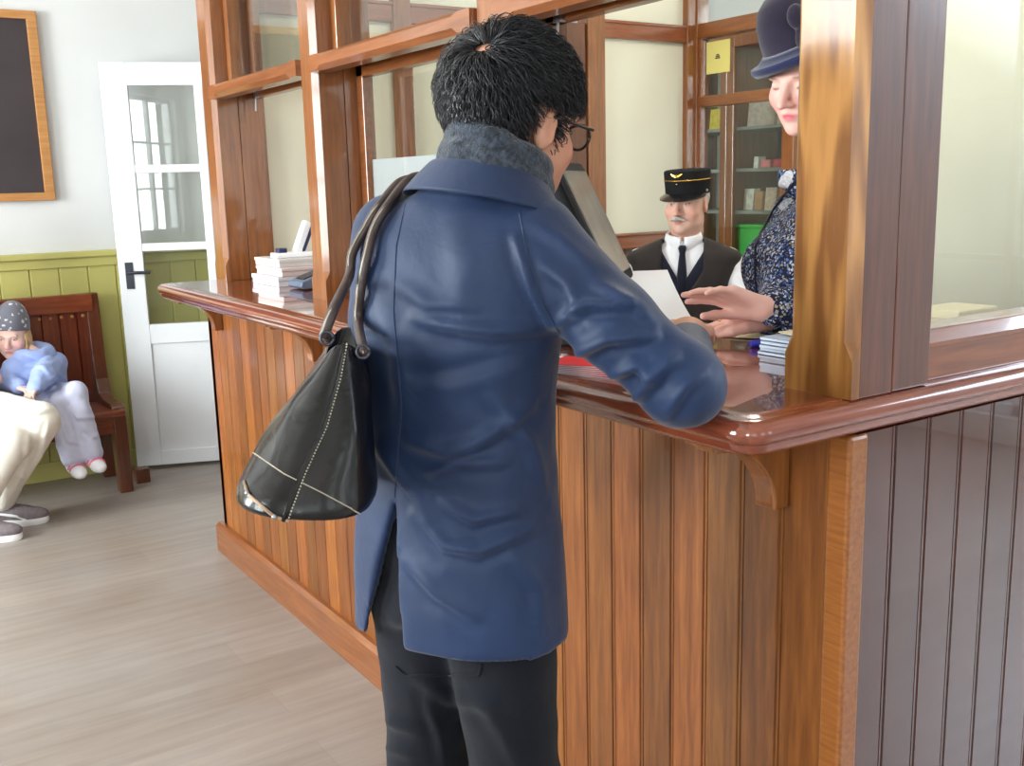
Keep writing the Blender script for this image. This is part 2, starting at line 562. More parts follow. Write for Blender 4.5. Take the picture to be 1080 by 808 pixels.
def add_head(S, fr, sc=1.0, nose=1.0, jaw=1.0, cheeks=1.0, neck=True, neck_to=None, neck_r=0.055, brow=1.0, lips=1.0, eyes=True):
    P = lambda x, y, z: fr.p((x * sc, y * sc, z * sc))
    E = lambda c, r, k=0.02, sub=False, R=None: S.ell(P(*c), np.array(r) * sc, k * sc, fr.R if R is None else fr.R @ R, sub)
    E((0, -0.012, 0.048), (0.075, 0.094, 0.082))
    E((0, 0.030, -0.02), (0.063 * cheeks, 0.062, 0.085), 0.03)
    E((0, 0.038, -0.074), (0.050 * jaw, 0.048, 0.040), 0.03)
    S.ell(P(0, 0.074, -0.098), np.array((0.020, 0.017, 0.016)) * sc, 0.02 * sc, fr.R)
    for s in (-1, 1):
        E((s * 0.040 * cheeks, 0.062, -0.028), (0.022, 0.022, 0.022), 0.025)
        E((s * 0.031, 0.098, 0.004), (0.019, 0.013, 0.012), 0.012, sub=True)
        E((s * 0.026, 0.086, 0.022), (0.024, 0.010, 0.007), 0.012)
        if eyes: E((s * 0.031, 0.078, 0.003), (0.0125, 0.0125, 0.0115), 0.003)
        S.ell(P(s * 0.076, -0.006, -0.004), np.array((0.009, 0.018, 0.031)) * sc, 0.006 * sc, fr.R @ rotm(-s * 0.35, -0.18, 0))
        S.ell(P(s * 0.0855, 0.000, 0.000), np.array((0.006, 0.009, 0.017)) * sc, 0.005 * sc, fr.R @ rotm(-s * 0.35, -0.18, 0), sub=True)
    S.rc(P(0, 0.088, 0.012), P(0, 0.106 + 0.012 * nose, -0.032), 0.008 * sc, 0.011 * sc, 0.012 * sc)
    for s in (-1, 1):
        S.ell(P(s * 0.011, 0.102, -0.036), np.array((0.008, 0.010, 0.008)) * sc, 0.008 * sc, fr.R)
    S.ell(P(0, 0.091, -0.060), np.array((0.020, 0.010, 0.005)) * sc * lips, 0.006 * sc, fr.R)
    S.ell(P(0, 0.089, -0.070), np.array((0.017, 0.010, 0.006)) * sc * lips, 0.006 * sc, fr.R)
    S.rc(P(-0.022, 0.098, -0.0648), P(0.022, 0.098, -0.0648), 0.0025 * sc, 0.0025 * sc, 0.004 * sc, sub=True)
    if neck:
        S.rc(P(0, -0.015, -0.06), neck_to if neck_to is not None else P(0, -0.035, -0.2), neck_r * sc * 0.95, neck_r * sc, 0.03 * sc)


def face_cols(fr, sc, skin, lip, browc, hairline=None, stubble=None, blush=None, iris=(60, 45, 35), closed=False):
    def fn(v):
        q = fr.inv(v) / sc
        c = np.tile(np.array(lin(skin)), (len(q), 1))

        def paint(mask, col, a=1.0):
            m = np.clip(mask, 0, 1)[:, None] * a
            c[:] = c * (1 - m) + np.array(lin(col)) * m
        if blush is not None:
            for s in (-1, 1):
                paint(np.exp(-(((q - np.array([s * 0.045, 0.075, -0.03])) / 0.026) ** 2).sum(1)), blush, 0.55)
            paint(np.exp(-(((q - np.array([0, 0.118, -0.03])) / 0.018) ** 2).sum(1)), blush, 0.5)
        if stubble is not None:
            paint(np.exp(-(((q - np.array([0, 0.06, -0.085])) / 0.05) ** 2).sum(1)), stubble, 0.4)
        m = 1.6 - 1.6 * np.sqrt((q[:, 0] / 0.022) ** 2 + ((q[:, 2] + 0.065) / 0.0105) ** 2)
        paint(np.where(q[:, 1] > 0.07, m * 1.5, 0), lip)
        for s in (-1, 1):
            x = (q[:, 0] * s - 0.031)
            if closed:
                e = 1.8 - 1.8 * np.sqrt((x / 0.0135) ** 2 + ((q[:, 2] + 0.003 - 12 * x * x) / 0.0030) ** 2)
                paint(np.where(q[:, 1] > 0.07, e, 0), tuple(k * 0.4 for k in browc), 0.9)
                e = 1.8 - 1.8 * np.sqrt((x / 0.019) ** 2 + ((q[:, 2] - 0.0225 + 8 * x * x) / 0.004) ** 2)
                paint(np.where(q[:, 1] > 0.05, e, 0), browc, 0.85)
                continue
            e = 2.5 - 2.5 * np.sqrt((x / 0.0125) ** 2 + ((q[:, 2] - 0.003) / 0.0048) ** 2)
            paint(np.where(q[:, 1] > 0.07, e, 0), (225, 220, 215))
            e = 3.0 - 3.0 * np.sqrt((x / 0.0058) ** 2 + ((q[:, 2] - 0.003) / 0.0052) ** 2)
            paint(np.where(q[:, 1] > 0.07, e, 0), iris)
            e = 1.8 - 1.8 * np.sqrt((x / 0.019) ** 2 + ((q[:, 2] - 0.0225 + 8 * x * x) / 0.0045) ** 2)
            paint(np.where(q[:, 1] > 0.05, e, 0), browc, 0.85)
            e = 1.6 - 1.6 * np.abs(np.sqrt((x / 0.0135) ** 2 + ((q[:, 2] - 0.003) / 0.0062) ** 2) - 1) / 0.2
            paint(np.where((q[:, 1] > 0.07) & (q[:, 2] > 0.003), e, 0), tuple(k * 0.45 for k in skin), 0.8)
        return c
    return fn


def add_hand(S, fr, side=1, curl=(0.35, 0.35, 0.4, 0.45), spread=0.10, thumb=0.6, sc=1.0, thumb_curl=0.3, wrist=True, tz=0.25):
    """side=+1: thumb towards -x (a right hand seen from its back), fingers along +y, back of the hand +z."""
    P = lambda q: fr.p(np.array(q) * sc)
    kx = (-0.030, -0.010, 0.011, 0.030); ky = (0.083, 0.088, 0.084, 0.075); ln = (0.072, 0.080, 0.074, 0.058); rd = (0.0090, 0.0092, 0.0088, 0.0078)
    for i in range(4):
        S.rc(P((side * kx[i] * 0.62, 0.0, 0.0)), P((side * kx[i], ky[i], 0.004)), 0.0150 * sc, 0.0115 * sc, 0.012 * sc)
    S.ell(P((side * -0.024, 0.032, -0.008)), np.array((0.018, 0.030, 0.014)) * sc, 0.012 * sc, fr.R)
    for i in range(4):
        a = np.array((side * kx[i], ky[i], 0.003)); sp = side * (i - 1.4) * spread; ang = 0.0
        for j, fr_ in enumerate((0.46, 0.31, 0.23)):
            ang += curl[i] * (1.0, 1.15, 0.7)[j]
            L = ln[i] * fr_
            b = a + L * np.array((math.sin(sp) * math.cos(ang), math.cos(sp) * math.cos(ang), -math.sin(ang)))
            r0 = rd[i] * (1.0, 0.92, 0.84)[j]; r1 = rd[i] * (0.92, 0.84, 0.70)[j]
            S.rc(P(a), P(b), r0 * sc, r1 * sc, 0.0035 * sc if j else 0.006 * sc)
            a = b
    a = np.array((side * -0.020, 0.022, -0.006)); th = thumb
    for j, L in enumerate((0.040, 0.034, 0.027)):
        d = np.array((-side * math.sin(th), math.cos(th), -tz - 0.6 * tz * j)); d /= np.linalg.norm(d)
        b = a + L * d
        S.rc(P(a), P(b), (0.0135, 0.0105, 0.0098)[j] * sc, (0.0105, 0.0098, 0.0078)[j] * sc, 0.007 * sc)
        th -= thumb_curl; a = b
    if wrist:
        S.ell(P((0, -0.01, 0.0)), np.array((0.027, 0.035, 0.019)) * sc, 0.015 * sc, fr.R)


def frame_yz(o, y, z):
    """A frame whose +y points along y and whose +z is as near to z as it can be."""
    y = np.array(y, float); y /= np.linalg.norm(y)
    x = np.cross(y, np.array(z, float)); x /= np.linalg.norm(x)
    return Fr(o, np.stack([x, y, np.cross(x, y)], 1))
# ================================================================ materials of the place
M = {}
M['wall'] = mat('white_plaster', (218, 218, 218), 0.85, 0.2, var=0.015, vscale=2)
M['ceil'] = mat('ceiling_white', (235, 234, 230), 0.9, 0.2, var=0.01)
M['green'] = mat('olive_green_paint', (190, 183, 110), 0.45, 0.4, var=0.03, vscale=3)
M['white_paint'] = mat('white_gloss_paint', (224, 225, 229), 0.35, 0.5, var=0.012, vscale=4)
M['cream'] = mat('cream_board', (224, 220, 200), 0.6, 0.3, var=0.015, vscale=2)
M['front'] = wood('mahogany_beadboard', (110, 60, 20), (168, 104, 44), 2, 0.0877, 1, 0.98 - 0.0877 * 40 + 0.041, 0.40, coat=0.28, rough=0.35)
M['side'] = wood('shaded_mahogany_side_boards', (58, 24, 15), (88, 42, 26), 2, 0.0877, 0, 1.271, 0.12, coat=1.0, rough=0.2, bump=0.03, coat_rough=0.03)  # darkened copy of the front wood, the side's shade put into its colour
M['wz'] = wood('mahogany_upright', (108, 60, 25), (154, 95, 47), 2, coat=0.55, rough=0.3)
M['wy'] = wood('mahogany_rail', (110, 60, 27), (154, 93, 49), 1, coat=0.55, rough=0.3)
M['wx'] = wood('mahogany_cross_rail', (112, 56, 26), (154, 86, 44), 0, coat=0.6, rough=0.3)
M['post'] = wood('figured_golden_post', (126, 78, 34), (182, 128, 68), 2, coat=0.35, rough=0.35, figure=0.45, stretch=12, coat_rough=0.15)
M['curl'] = wood('curly_corner_strip', (128, 72, 30), (164, 102, 48), 1, coat=0.4, rough=0.3, stretch=14, scale=9, figure=0.0)
M['top'] = wood('varnished_counter_top', (100, 44, 26), (142, 74, 46), 1, coat=1.0, rough=0.18, coat_rough=0.02, bump=0.02)
M['topx'] = wood('varnished_counter_return', (112, 48, 28), (150, 76, 48), 0, coat=1.0, rough=0.18, coat_rough=0.02, bump=0.02)
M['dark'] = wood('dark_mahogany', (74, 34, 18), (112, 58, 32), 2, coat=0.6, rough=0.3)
M['bench'] = wood('red_brown_bench', (92, 38, 18), (136, 66, 36), 2, 0.085, 0, 0.0, 0.12, coat=0.6, rough=0.3)
M['benchx'] = wood('red_brown_bench_rail', (100, 42, 20), (142, 70, 40), 0, coat=0.6, rough=0.3)
M['oak'] = wood('plain_oak_frame', (166, 112, 60), (196, 142, 86), 0, coat=0.2, rough=0.5)
M['oakz'] = wood('plain_oak_frame_upright', (166, 112, 60), (196, 142, 86), 2, coat=0.2, rough=0.5)
M['slate'] = mat('chalkboard_slate', (62, 54, 56), 0.7, 0.3, var=0.05, vscale=5)
M['glass'] = glass_mat('clear_pane', (250, 252, 250))
M['frost'] = mat('frosted_sheet', (176, 176, 182), 0.5, 0.3, var=0.01)
M['steel'] = mat('dull_steel', (170, 170, 172), 0.3, 0.5, metal=1.0, var=0.03)
M['blackmetal'] = mat('dark_iron', (60, 62, 70), 0.35, 0.5, metal=0.7, var=0.03)
M['grey'] = mat('grey_cabinet_back', (146, 150, 146), 0.7, 0.3, var=0.02)
M['paper'] = mat('white_paper', (244, 244, 246), 0.7, 0.2, var=0.008)
M['creampaper'] = mat('cream_paper', (236, 220, 184), 0.7, 0.2, var=0.01)
M['yellow'] = mat('yellow_notice', (226, 214, 130), 0.7, 0.2, var=0.01)
M['black'] = mat('black_plastic', (34, 34, 38), 0.35, 0.5, var=0.05)


def floor_mat():
    m, nt, b = new_mat('worn_grey_planks'); setp(b, 0.42, 0.45, 0, 0.12, 0.3)
    geo = N(nt, 'ShaderNodeNewGeometry')
    br = N(nt, 'ShaderNodeTexBrick'); br.inputs['Scale'].default_value = 1.0
    br.inputs['Brick Width'].default_value = 1.9; br.inputs['Row Height'].default_value = 0.19
    br.inputs['Mortar Size'].default_value = 0.0016; br.inputs['Mortar Smooth'].default_value = 0.3
    br.inputs['Color1'].default_value = (0.35, 0.35, 0.35, 1); br.inputs['Color2'].default_value = (0.65, 0.65, 0.65, 1); br.inputs['Mortar'].default_value = (0.3, 0.3, 0.3, 1)
    nt.links.new(geo.outputs['Position'], br.inputs['Vector'])
    mp = N(nt, 'ShaderNodeMapping'); mp.inputs['Scale'].default_value = (1.3, 16, 1)
    nt.links.new(geo.outputs['Position'], mp.inputs['Vector'])
    nz = N(nt, 'ShaderNodeTexNoise'); nz.inputs['Scale'].default_value = 1.6; nz.inputs['Detail'].default_value = 7; nz.inputs['Roughness'].default_value = 0.6
    nt.links.new(mp.outputs[0], nz.inputs['Vector'])
    n2 = N(nt, 'ShaderNodeTexNoise'); n2.inputs['Scale'].default_value = 1.7; n2.inputs['Detail'].default_value = 5
    nt.links.new(geo.outputs['Position'], n2.inputs['Vector'])
    r1 = ramp(nt, [(0.25, (122, 108, 98)), (0.55, (150, 138, 129)), (0.8, (170, 159, 150))]); nt.links.new(nz.outputs['Fac'], r1.inputs[0])
    r2 = ramp(nt, [(0.3, (142, 126, 114)), (0.7, (160, 154, 151))]); nt.links.new(n2.outputs['Fac'], r2.inputs[0])
    mx = N(nt, 'ShaderNodeMix', data_type='RGBA'); mx.inputs[0].default_value = 0.5
    nt.links.new(r1.outputs[0], mx.inputs[6]); nt.links.new(r2.outputs[0], mx.inputs[7])
    ov = N(nt, 'ShaderNodeMix', data_type='RGBA', blend_type='OVERLAY'); ov.inputs[0].default_value = 0.22
    nt.links.new(mx.outputs[2], ov.inputs[6]); nt.links.new(br.outputs['Color'], ov.inputs[7])
    nt.links.new(ov.outputs[2], b.inputs['Base Color'])
    bp = N(nt, 'ShaderNodeBump'); bp.inputs['Strength'].default_value = 0.15; bp.inputs['Distance'].default_value = 0.003
    nt.links.new(nz.outputs['Fac'], bp.inputs['Height']); nt.links.new(bp.outputs[0], b.inputs['Normal'])
    return m


M['floor'] = floor_mat()

# ================================================================ shell
XL, XR, YF, YB, ZC = -2.6, 5.3, -3.3, 5.8, 3.4
struct('floor', MB().box(XL, YF, -0.1, XR, YB, 0.0), M['floor'])
struct('ceiling', MB().box(XL, YF, ZC, XR, YB, ZC + 0.1), M['ceil'])


def wall_with_holes(name, axis, c0, c1, lo, hi, holes):
    """A wall slab (thickness c0..c1 on AXIS), running lo..hi, with window holes (a0, a1, z0, z1)."""
    mb = MB(); cuts = sorted(holes); x = lo
    def bx(a0, a1, z0, z1):
        if axis == 0: mb.box(c0, a0, z0, c1, a1, z1)
        else: mb.box(a0, c0, z0, a1, c1, z1)
    for a0, a1, z0, z1 in cuts:
        bx(x, a0, 0, ZC); bx(a0, a1, 0, z0); bx(a0, a1, z1, ZC); x = a1
    bx(x, hi, 0, ZC)
    return struct(name, mb, M['wall'])


LEFT_WIN = [(-3.1, -1.8, 0.95, 2.75), (1.1, 2.4, 0.95, 2.75), (3.4, 4.7, 0.95, 2.75)]
FRONT_WIN = [(-1.6, -0.3, 0.95, 2.75), (0.9, 2.2, 0.95, 2.75), (3.4, 4.7, 0.95, 2.75)]
RIGHT_WIN = [(-2.3, 0.0, 0.15, 2.75), (1.9, 3.2, 1.0, 2.75)]
wall_with_holes('wall_left', 0, XL - 0.2, XL, YF, YB, LEFT_WIN)
wall_with_holes('wall_front', 1, YF - 0.2, YF, XL - 0.2, XR + 0.2, FRONT_WIN)
wall_with_holes('wall_right', 0, XR, XR + 0.2, YF, YB, RIGHT_WIN)
struct('wall_back', MB().box(XL - 0.2, YB, 0, XR + 0.2, YB + 0.2, ZC), M['wall'])


def window(n, axis, c, hole):
    a0, a1, z0, z1 = hole
    fr = MB(); w = 0.06
    def bx(m, p0, p1, q0, q1, d0=-0.03, d1=0.03):
        if axis == 0: m.box(c + d0, p0, q0, c + d1, p1, q1)
        else: m.box(p0, c + d0, q0, p1, c + d1, q1)
    bx(fr, a0, a0 + w, z0, z1); bx(fr, a1 - w, a1, z0, z1); bx(fr, a0, a1, z0, z0 + w); bx(fr, a0, a1, z1 - w, z1)
    bx(fr, (a0 + a1) / 2 - 0.025, (a0 + a1) / 2 + 0.025, z0, z1)
    for k in (1, 2): bx(fr, a0, a1, z0 + (z1 - z0) * k / 3 - 0.015, z0 + (z1 - z0) * k / 3 + 0.015, -0.02, 0.02)
    w_ = struct(f'window_{n}', fr, M['white_paint'], bevel=0.004)
    g = MB(); bx(g, a0 + w, a1 - w, z0 + w, z1 - w, -0.002, 0.002)
    obj('window_pane', g, M['glass'], w_)


k = 1
for h in LEFT_WIN: window(k, 0, XL - 0.1, h); k += 1
for h in FRONT_WIN: window(k, 1, YF - 0.1, h); k += 1
for h in RIGHT_WIN: window(k, 0, XR + 0.1, h); k += 1

# wainscot on the back wall: boards with V joints, cap rail, skirting
mb = MB(); gx = 0.142
prof = [(XL, YB - 0.02)]
x = 1.0 - gx * 25
while x < XR:
    if x > XL + 0.02: prof += [(x - 0.006, YB - 0.02), (x, YB - 0.012), (x + 0.006, YB - 0.02)]
    x += gx
prof += [(XR, YB - 0.02), (XR, YB), (XL, YB)]
mb.prism(prof, 2, 0.0, 1.12)
ws = struct('trim_1', mb, M['green'])
obj('cap_rail', MB().box(XL, YB - 0.045, 1.165, XR, YB, 1.197).box(XL, YB - 0.03, 1.115, XR, YB, 1.166), M['green'], ws, bevel=0.005)
struct('baseboard_back', MB().box(XL, YB - 0.035, 0, XR, YB - 0.021, 0.10), M['green'], bevel=0.004)

# open white door leaf, standing in front of the back wall
DL = np.array([1.28, 5.70]); da = math.radians(21); DU = np.array([math.cos(da), -math.sin(da)]); DN = np.array([math.sin(da), math.cos(da)])


def dpt(u, w, z): q = DL + DU * u + DN * w; return (q[0], q[1], z)


def dbox(m, u0, u1, z0, z1, w0=-0.02, w1=0.02):
    vs = [dpt(u, w, z) for z in (z0, z1) for u, w in ((u0, w0), (u1, w0), (u1, w1), (u0, w1))]
    return m.add(vs, [(0, 3, 2, 1), (4, 5, 6, 7), (0, 1, 5, 4), (1, 2, 6, 5), (2, 3, 7, 6), (3, 0, 4, 7)])


DW = 0.95
leaf = MB()
dbox(leaf, 0, 0.13, 0.02, 2.145); dbox(leaf, DW - 0.13, DW, 0.02, 2.145)
dbox(leaf, 0.13, DW - 0.13, 2.03, 2.145); dbox(leaf, 0.13, DW - 0.13, 0.69, 0.795); dbox(leaf, 0.13, DW - 0.13, 0.02, 0.10)
dbox(leaf, 0.455, 0.50, 0.79, 2.035)
for z in (1.61, 1.205): dbox(leaf, 0.125, DW - 0.125, z - 0.021, z + 0.021, -0.017, 0.017)
d1 = struct('door_1', leaf, M['white_paint'], bevel=0.004)
obj('door_panel', dbox(MB(), 0.125, DW - 0.125, 0.095, 0.695, -0.008, 0.008), M['white_paint'], d1)
for u0, u1 in ((0.125, 0.458), (0.497, DW - 0.125)):
    for z0, z1 in ((0.79, 1.19), (1.22, 1.595), (1.625, 2.035)):
        obj('door_pane', dbox(MB(), u0, u1, z0, z1, -0.003, 0.003), M['glass'], d1)
hd = MB(); hd.tube([dpt(0.055, -0.02, 1.077), dpt(0.055, -0.065, 1.077)], 0.009)
hd.tube([dpt(0.05, -0.062, 1.077), dpt(0.09, -0.068, 1.078), dpt(0.165, -0.064, 1.076)], [0.009, 0.009, 0.008])
dbox(hd, 0.035, 0.075, 0.99, 1.13, -0.024, -0.02)
hd2 = obj('door_handle', hd, M['blackmetal'], d1, smooth=False); hd2['label'] = 'dark lever handle'

mb = MB(); mb.box(1.20, 5.40, 0.0, 1.27, 5.47, 0.075)
tag(obj('door_stop', mb, M['dark'], bevel=0.004), 'small dark wooden block on the floor at the foot of the white door', 'door stop')

# chalkboard
t = thing('chalkboard', 'black chalkboard in a plain oak frame hung on the white wall', 'chalkboard', (0.4, YB, 1.46))
obj('writing_panel', MB().box(-0.55, YB - 0.02, 1.49, 0.99, YB - 0.004, 2.36), M['slate'], t)
obj('frame', MB().box(-0.6, YB - 0.035, 1.463, 1.02, YB - 0.001, 1.503).box(-0.6, YB - 0.035, 2.347, 1.02, YB - 0.001, 2.387).box(-0.6, YB - 0.034, 1.5, -0.55, YB - 0.001, 2.35).box(0.972, YB - 0.034, 1.5, 1.02, YB - 0.001, 2.35), M['oak'], t, bevel=0.003)

# ================================================================ bench (high-backed settle) by the wall
t = thing('bench', 'dark red-brown wooden settle with a boarded high back against the green wall', 'bench', (0.3, 5.5, 0))
bx0, bx1 = -1.0, 1.12
obj('seat', MB().prism([(5.27, 0.392), (5.262, 0.41), (5.27, 0.43), (5.66, 0.415), (5.66, 0.385)], 0, bx0, bx1 + 0.03), M['benchx'], t, bevel=0.006)
obj('seat_rail', MB().box(bx0, 5.29, 0.31, bx1 + 0.02, 5.32, 0.39), M['benchx'], t, bevel=0.004)
bk = MB(); prof = [(bx0, 5.665)]; x = bx0 + 0.085
while x < bx1 - 0.02:
    prof += [(x - 0.005, 5.665), (x, 5.673), (x + 0.005, 5.665)]; x += 0.085
prof += [(bx1, 5.665), (bx1, 5.69), (bx0, 5.69)]
bk.prism(prof, 2, 0.40, 0.90)
obj('back_boards', bk, M['bench'], t)
obj('back_rail', MB().box(bx0, 5.645, 0.89, bx1 + 0.005, 5.70, 0.985), M['benchx'], t, bevel=0.008)
x = bx1 - 0.05
for i in range(22):
    obj('lit_cutout', MB().tube([(x, 5.67, 0.872), (x, 5.657, 0.872)], 0.008, 8), M['oak'], t); x -= 0.052  # pale dots stand in for light showing through cutouts in the back

for x in (bx0, bx1 - 0.03):
    pts = [(5.66, 0.985), (5.70, 0.985), (5.715, 0.40), (5.70, 0.0), (5.64, 0.0), (5.645, 0.30), (5.37, 0.30), (5.345, 0.0), (5.275, 0.0), (5.285, 0.415), (5.30, 0.44), (5.34, 0.452), (5.50, 0.452), (5.57, 0.47), (5.61, 0.54), (5.635, 0.66)]
    obj('end_frame', MB().prism(pts, 0, x, x + 0.065), M['dark'], t, bevel=0.006)

# ================================================================ ticket counter
TZ = 1.15
def beadboard(coords, depth, back, a0, a1):
    """Profile points (t, d) along a run a0..a1 with double-bead grooves at coords."""
    p = [(a0, 0.0)]
    for c in sorted(coords):
        p += [(c - 0.0065, 0.0), (c - 0.004, depth), (c - 0.0022, 0.0012), (c + 0.0022, 0.0012), (c + 0.004, depth), (c + 0.0065, 0.0)]
    p += [(a1, 0.0), (a1, back), (a0, back)]
    return p


tc_ = thing('ticket_counter', 'mahogany ticket counter front with vertical beaded boards', 'counter', (1.4, 2.5, 0))
gy = [1.021 + 0.0877 * i for i in range(1, 36) if 1.021 + 0.0877 * i < 4.09]
mb = MB(); mb.prism([(1.25 + d, tt) for tt, d in beadboard(gy, 0.005, 0.045, 1.018, 4.12)], 2, 0.0, 1.0942)
obj('front_boarding', mb, M['front'], tc_)
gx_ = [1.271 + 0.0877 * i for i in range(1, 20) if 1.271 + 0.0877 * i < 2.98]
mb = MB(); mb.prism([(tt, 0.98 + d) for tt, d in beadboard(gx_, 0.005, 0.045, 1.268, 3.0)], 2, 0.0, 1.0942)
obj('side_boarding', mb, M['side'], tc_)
mb = MB(); mb.box(1.246, 0.975, 0, 1.29, 1.0175, 1.0942)
o = obj('corner_strip', mb, M['curl'], tc_, bevel=0.006); o['label'] = 'curly orange corner strip'
mb = MB(); mb.prism([(1.252, 0), (1.222, 0), (1.222, 0.108), (1.235, 0.123), (1.252, 0.123)], 1, 1.02, 4.15)
obj('plinth', mb, M['wy'], tc_)
mb = MB(); mb.prism([(0.982, 0), (0.952, 0), (0.952, 0.108), (0.965, 0.123), (0.982, 0.123)], 0, 1.25, 3.0)
obj('plinth', mb, M['wx'], tc_)
obj('end_boarding', MB().box(1.25, 4.08, 0, 1.75, 4.12, 1.0942), M['front'], tc_, bevel=0.003)
for yb in (1.115, 2.03, 2.99, 3.95):
    arc = [(1.2498, 1.082), (1.2498, 0.955), (1.215, 0.955)]
    for i in range(0, 11):
        a = i / 10 * PI / 2
        arc.append((1.215 - 0.125 * (1 - math.cos(a)) - 0.0, 0.965 + 0.105 * math.sin(a)))
    arc += [(1.085, 1.07), (1.085, 1.082)]
    mb = MB(); mb.prism([(a, b) for a, b in arc], 1, yb - 0.022, yb + 0.022)
    mb.box(1.068, yb - 0.03, 1.080, 1.2498, yb + 0.03, 1.0942)
    obj('bracket', mb, M['wz'], tc_, bevel=0.004)

# counter top: L-shaped slab with a moulded nosing
def outline(o):
    xf, yn, ye = 1.02 + o, 0.965 + o, 3.985 - o
    pts = [(1.70, ye)]
    r = max(0.035 - o * 0.4, 0.012)
    for i in range(7):
        a = PI / 2 + i / 6 * PI / 2
        pts.append((xf + r + r * math.cos(a), ye - r + r * math.sin(a)))
    r = max(0.045 - o * 0.5, 0.012)
    for i in range(9):
        a = PI + i / 8 * PI / 2
        pts.append((xf + r + r * math.cos(a), yn + r + r * math.sin(a)))
    pts += [(3.0, yn), (3.0, 1.42), (1.70, 1.42)]
    return pts


prof = [(0.05, 1.150), (0.030, 1.150), (0.028, 1.1485), (0.018, 1.1485), (0.010, 1.146), (0.004, 1.141), (0.0, 1.132), (0.0, 1.124), (0.003, 1.117), (0.008, 1.113), (0.010, 1.112), (0.011, 1.104), (0.016, 1.097), (0.024, 1.0945), (0.040, 1.0945), (0.042, 1.1068)]
mb = MB(); mb.rings([[(x, y, z) for x, y in outline(o)] for o, z in prof], cap0=True, cap1=True)
ct = obj('countertop', mb, M['top'], auto=math.radians(50))
ct.data.materials.append(M['topx'])
for p_ in ct.data.polygons:
    if len(p_.vertices) == 4 and p_.center.x - 1.02 > p_.center.y - 0.965: p_.material_index = 1
tag(ct, 'glossy varnished mahogany counter top with rounded moulded edge', 'countertop')

# ================================================================ glazed screen standing on the counter
scn = thing('counter_screen', 'mahogany glazed screen of posts, rails and sash windows standing on the ticket counter', 'screen', (1.35, 2.5, TZ))
SCREEN_TOP = 2.75
def chamfer_post(mb, x0, x1, y0, y1, z0, z1, c, zc, corners='all'):
    """A post whose vertical edges are stop-chamfered above zc."""
    def ring(z, c):
        e = 0.0008
        c1 = max(c, e)
        return [(x0 + c1, y0, z), (x1 - c1, y0, z), (x1, y0 + c1, z), (x1, y1 - c1, z), (x1 - c1, y1, z), (x0 + c1, y1, z), (x0, y1 - c1, z), (x0, y0 + c1, z)]
    mb.rings([ring(z0, 0), ring(zc - 0.02, 0), ring(zc + 0.008, c), ring(z1, c)])
    return mb


POSTS = [(0.98, 1.110), (1.925, 2.02), (2.915, 3.02), (3.85, 3.97)]
for i, (y0, y1) in enumerate(POSTS):
    mb = MB(); cz = 1.228
    def pr(z, c): return [(1.25, y0 + c, z), (1.25 + c, y0 - 0.0005, z), (1.2672, y0 - 0.0005, z), (1.2672, y1 + 0.0005, z), (1.25 + c, y1 + 0.0005, z), (1.25, y1 - c, z)]
    mb.rings([pr(TZ, 0.001), pr(cz - 0.02, 0.001), pr(cz + 0.008, 0.0165), pr(SCREEN_TOP, 0.0165)])
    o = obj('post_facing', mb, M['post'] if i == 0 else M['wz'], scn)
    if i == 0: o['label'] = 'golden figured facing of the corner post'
    mb = MB(); mb.box(1.2673, y0, TZ, 1.345, y1, SCREEN_TOP)
    obj('post', mb, M['dark'] if i == 0 else M['wz'], scn, bevel=0.002)  # corner post behind its golden front: shaded side painted in as darker wood
    mb = MB(); mb.box(1.347, y0 + 0.001, TZ, 1.44, y1 - 0.001, SCREEN_TOP)
    obj('jamb', mb, M['dark'] if i == 0 else M['wz'], scn, bevel=0.003)
